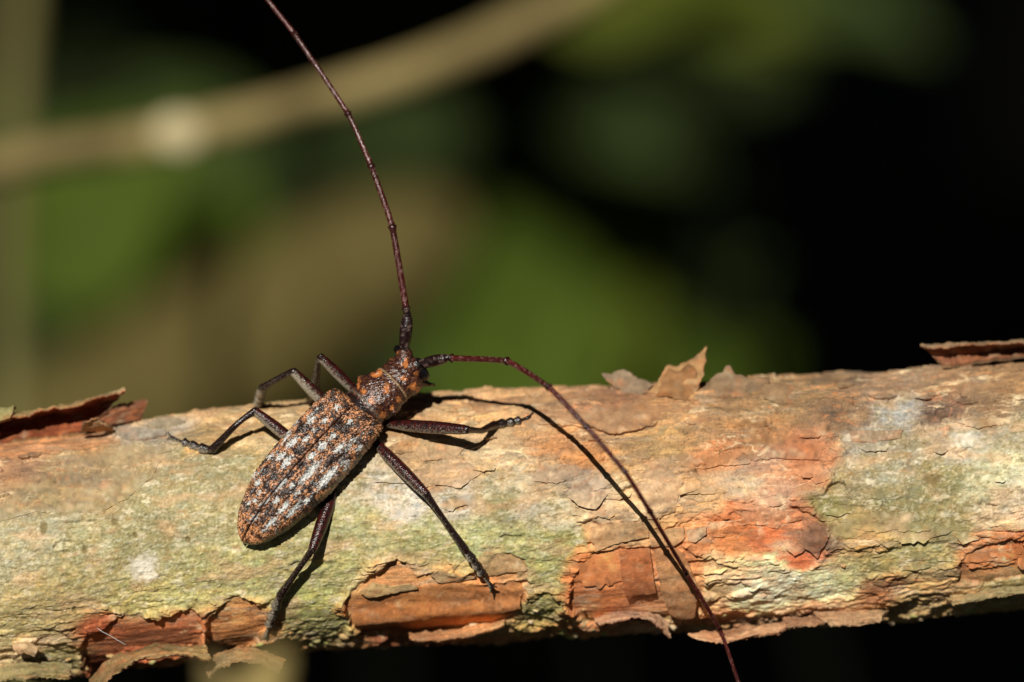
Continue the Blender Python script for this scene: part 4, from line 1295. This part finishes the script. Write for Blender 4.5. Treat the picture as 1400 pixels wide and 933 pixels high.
def plant(name, label, cat, root, spots, leafkind, size, group=None, r=.18, face=(-.1, -.75, .65)):
    """root: world ground point; spots: list of (px,py,dist,scale,roll) where leaves sit"""
    e_ = empty(name, root)
    tag(e_, label, cat, group)
    pts = [pix(s[0], s[1], D - s[2]) for s in spots]
    top = np.mean(pts, 0) + np.array([0, 3, 2.0])
    root = np.array(root, float)
    path = catmull([root, root * .6 + top * .4 + np.array([1.5, 2, 4]), root * .25 + top * .75 + np.array([.5, 2, 3]), top], 8)
    m = MB(); m.add(*tube(path, np.linspace(r * 1.5, r * .6, len(path)), 8))
    for p in pts:
        q = path[int(len(path) * .8)]
        m.add(*tube([q, (q + p) / 2 + np.array([0, 1, .6]), p], [r * .5, r * .4, r * .3], 6))
    mesh_obj('stem', m.v, m.f, M_stem, e_)
    for p, s in zip(pts, spots):
        kind = s[5] if len(s) > 5 else leafkind
        o = bpy.data.objects.new('leaf', LEAF[kind]); col.objects.link(o)
        nrm = Vector(face) + Vector((random.uniform(-.3, .3), random.uniform(-.2, .2), random.uniform(-.3, .3)))
        nrm.normalize()
        q = nrm.to_track_quat('Z', 'Y')
        o.rotation_mode = 'QUATERNION'
        o.rotation_quaternion = q @ Matrix.Rotation(math.radians(s[4]), 3, 'Z').to_quaternion()
        o.location = p
        o.scale = (size * s[3],) * 3
        o.parent = e_; o.matrix_parent_inverse = e_.matrix_world.inverted()
    return e_


plant('leafy_sapling', 'blurred bright green leafy sapling behind the left stem', 'plant', (-26, 72, 0),
      [(60, 440, 112, 1.0, -20), (110, 420, 110, 1.1, 30), (190, 400, 112, 1.0, -50), (150, 380, 112, 1.0, 10), (250, 300, 112, .9, 60), (330, 260, 112, 1.1, 110, 'dark'), (60, 330, 108, .9, 20, 'dark'), (160, 400, 110, .8, 80), (120, 440, 101, 1.0, -10), (175, 420, 102, .9, 25), (140, 470, 104, .9, -10), (90, 430, 105, .8, 25), (240, 410, 105, .8, -30), (380, 250, 114, 1, 60, 'dark'), (30, 480, 110, .9, -60, 'dark'), (230, 400, 113, 1, 150, 'dark')],
      'green', 6.0)
plant('leafy_shrub', 'blurred green shrub glowing behind the middle of the branch', 'shrub', (6, 92, 0),
      [(725, 605, 124, 1.1, -10), (785, 605, 122, 1.0, -8, 'yellow'), (765, 635, 121, .9, 20), (745, 545, 126, 1.1, 25), (845, 545, 128, 1.1, -15, 'dark'), (895, 585, 130, 1.1, -30, 'dark'), (925, 625, 128, 1.1, 10, 'dark'), (665, 645, 126, 1.0, 10), (855, 605, 126, 1.0, -50), (725, 485, 132, 1.1, 15, 'dark'), (645, 465, 134, .9, 40, 'dark'), (825, 545, 122, .9, 30), (585, 565, 132, 1, 25, 'dark'), (765, 525, 128, 1.2, 0), (805, 605, 125, 1.2, 30), (715, 565, 124, 1.0, -60), (665, 395, 138, 1.0, 60, 'dark'), (745, 375, 138, 1.1, -20, 'dark'), (885, 525, 134, .9, -20, 'dark'), (625, 525, 134, 1., -10, 'dark')],
      'green', 6.6)
plant('overhanging_sprig', 'blurred yellow green sprig at the top centre beside the curved branch', 'plant', (20, 75, 0),
      [(740, 20, 100, .8, -80, 'yellow'), (810, 5, 104, .9, -60), (880, -15, 106, .9, -90, 'yellow'), (950, -10, 110, 1.0, -80, 'dark'), (1010, -10, 118, .9, -95, 'dark'), (980, 30, 122, 1.0, -80, 'deep'), (880, -30, 118, 1.1, -110), (1090, 0, 124, .9, -90, 'dark'), (740, 140, 122, 1.1, -100, 'dark'), (650, 190, 126, 1.1, 80, 'dark'), (820, 90, 128, 1.0, -95, 'dark'), (900, 70, 130, 1.0, -95, 'deep')], 'yellow', 5.0)
plant('shade_toned_sapling', 'blurred green leaves coloured dark for shade, between the curved branch and the top left corner', 'plant', (-24, 105, 0),
      [(250, 130, 140, 1.1, -30, 'dark'), (330, 120, 142, 1.0, 40, 'dark'), (180, 130, 146, 1.0, 10, 'dark')], 'dark', 8.0)  # dimness comes from the dark leaf colour

plant('shade_toned_bush', 'blurred bush with shade painted into its dark green leaves, behind the other plants', 'shrub', (-6, 112, 0),
      [(x_, y_, random.uniform(134, 146), random.uniform(.9, 1.25), random.uniform(-180, 180)) for (x_, y_) in
       [(200, 100), (330, 60), (470, 40), (600, 130), (700, 210), (560, 230), (440, 250), (330, 200), (210, 230), (90, 270), (30, 380), (180, 480), (90, 560),
        (300, 340), (640, 330), (760, 270), (820, 380), (880, 470), (700, 60), (1000, 60), (560, 330), (380, 120), (130, 240), (250, 160), (520, 150), (610, 260), (680, 400), (450, 180)]],
      'deep', 10.0, r=.3)  # shade of this bush is painted into its leaf colour

# ------------------------------------------------------------------ forest floor and unseen trees added to shade it
M_ground = material('forest_soil', (0.026, 0.022, 0.014), rough=.95, spec=.1, var=.4, var_scale=.12, bump=.5, bump_scale=.6)
gv = []
gxs = np.concatenate([[-30000, -5000, -1500], np.linspace(-600, 600, 61), [1500, 5000, 30000]])
gm = np.array([(x, y) for x in gxs for y in gxs])
gz = 3.0 * fbm(gm[:, 0] / 60, gm[:, 1] / 60, 3, 1101) * (np.abs(gm).max(1) < 800) - 4
ng = len(gxs)
gf = np.array([(i * ng + j, (i + 1) * ng + j, (i + 1) * ng + j + 1, i * ng + j + 1) for i in range(ng - 1) for j in range(ng - 1)])
tag(mesh_obj('ground', np.column_stack([gm, gz]), gf, M_ground), kind='structure')


def leaf_cloud(centres, size, n_each=1):
    c = np.asarray(centres); n = len(c)
    nr_ = rng.normal(size=(n, 3)); nr_[:, 2] = np.abs(nr_[:, 2]) + .6; nr_ /= np.linalg.norm(nr_, axis=1)[:, None]
    a = np.cross(nr_, rng.normal(size=(n, 3))); a /= np.linalg.norm(a, axis=1)[:, None]
    b = np.cross(nr_, a)
    s = size * rng.uniform(.6, 1.3, n)[:, None]
    V_ = np.stack([c - a * s, c - b * s * .45 + nr_ * s * .1, c + a * s, c + b * s * .45 + nr_ * s * .1], 1).reshape(-1, 3)
    F_ = np.arange(4 * n).reshape(n, 4)
    return V_, F_


M_litter = material('dead_leaves', (0.045, 0.030, 0.016), rough=.9, var=.5, var_scale=.2)
cl = np.column_stack([rng.uniform(-320, 320, 5000), rng.uniform(-120, 520, 5000), rng.uniform(-3, 1.5, 5000)])
tag(mesh_obj('leaf_litter', *leaf_cloud(cl, 3.0), M_litter, smooth=False), kind='stuff')
M_crown = material('tree_foliage', (0.045, 0.075, 0.022), rough=.6, var=.4, var_scale=.05, transl=(.004, .009, .002))
M_trunk = material('tree_trunk_bark', (0.06, 0.045, 0.03), rough=.9, var=.4, var_scale=.2, bump=.6, bump_scale=.5)


GAP_A = Rx - np.array(Lw) * float(Rx @ np.array(Lw)); GAP_A /= np.linalg.norm(GAP_A)
GAP_B = np.cross(np.array(Lw), GAP_A)
if GAP_B[2] < 0: GAP_B = -GAP_B


def in_gap(c):  # crowns are cut open here to choose what the sun reaches
    """opening cut in the added canopy so that the sun reaches the branch and the plants just behind it"""
    d = np.asarray(c) - F0
    a = d @ GAP_A; b = d @ GAP_B
    return (np.abs(a + 5) < 52 + 6 * np.sin(b / 9)) & (b > -34) & (b < 52.5 - 0.16 * np.clip(a, 0, 60) + 4 * np.sin(a / 7)) & (d @ np.array(Lw) > 60)


def tree(x, y, r, h0, h1, half, label, n=9000, leaf=13):
    e_ = empty('broadleaf_tree', (x, y, -4))
    tag(e_, label, 'tree', 'trees shading the forest floor')
    m = MB()
    pts = [np.array([x, y, -6.0]), np.array([x + 4, y + 3, h0 * .5]), np.array([x - 3, y, h0]), np.array([x + 5, y + 2, h1])]
    Pc = catmull(pts, 8)
    m.add(*tube(Pc, np.linspace(r * 1.2, r * .3, len(Pc)), 14))
    for k in range(9):
        a = k * 2.4; z = h0 + (h1 - h0) * (k / 9.0) * .8
        q = np.array([x, y, z]); tip = np.array([x + half[0] * .8 * math.cos(a), y + half[1] * .8 * math.sin(a), z + 40])
        lp = np.array([q, (q + tip) / 2 + [0, 0, 14], tip])
        if in_gap(np.array([lp[0] + (lp[2] - lp[0]) * t_ for t_ in np.linspace(0, 1, 25)])).any(): continue
        m.add(*tube(lp, [r * .35, r * .22, r * .06], 8))
    mesh_obj('trunk', m.v, m.f, M_trunk, e_)
    u = rng.normal(size=(n, 3)); u /= np.linalg.norm(u, axis=1)[:, None]
    rad = rng.uniform(.35, 1, n) ** .5
    c = u * rad[:, None] * np.array([half[0], half[1], (h1 - h0) / 2]) + np.array([x, y, (h0 + h1) / 2])
    c = c[~in_gap(c) & (np.linalg.norm((c - F0) * [1, 1, 1.3], axis=1) > 130)]
    mesh_obj('crown', *leaf_cloud(c, leaf), M_crown, e_, smooth=False)
    return e_


TREES = [(60, 330, 14, 170, 560, (380, 460), 'unseen large tree with spreading crown added behind the clearing, shading the middle background', 10000, 14),  # off-frame crowns added to shade the background and block sky light
         (-330, 200, 11, 60, 520, (260, 330), 'unseen tree added left of the clearing, its crown shading the left background', 8500, 14),
         (380, 160, 12, 60, 520, (300, 330), 'unseen tree added right of the clearing, its crown shading the right background', 8500, 14),
         (20, 620, 16, 20, 560, (560, 90), 'dense leafy tree closing the view behind the clearing', 14000, 15),
         (40, -420, 14, 30, 620, (420, 240), 'unseen tree added behind the camera, its crown cut open for the sun', 11000, 14),
         (-120, -60, 9, 300, 560, (330, 300), 'unseen slender tree added left of the branch, its high crown blocking sky', 12000, 14),
         (170, -80, 9, 300, 560, (330, 300), 'unseen slender tree added right of the branch, its high crown blocking sky', 12000, 14)]
for t_ in TREES:
    tree(*t_)
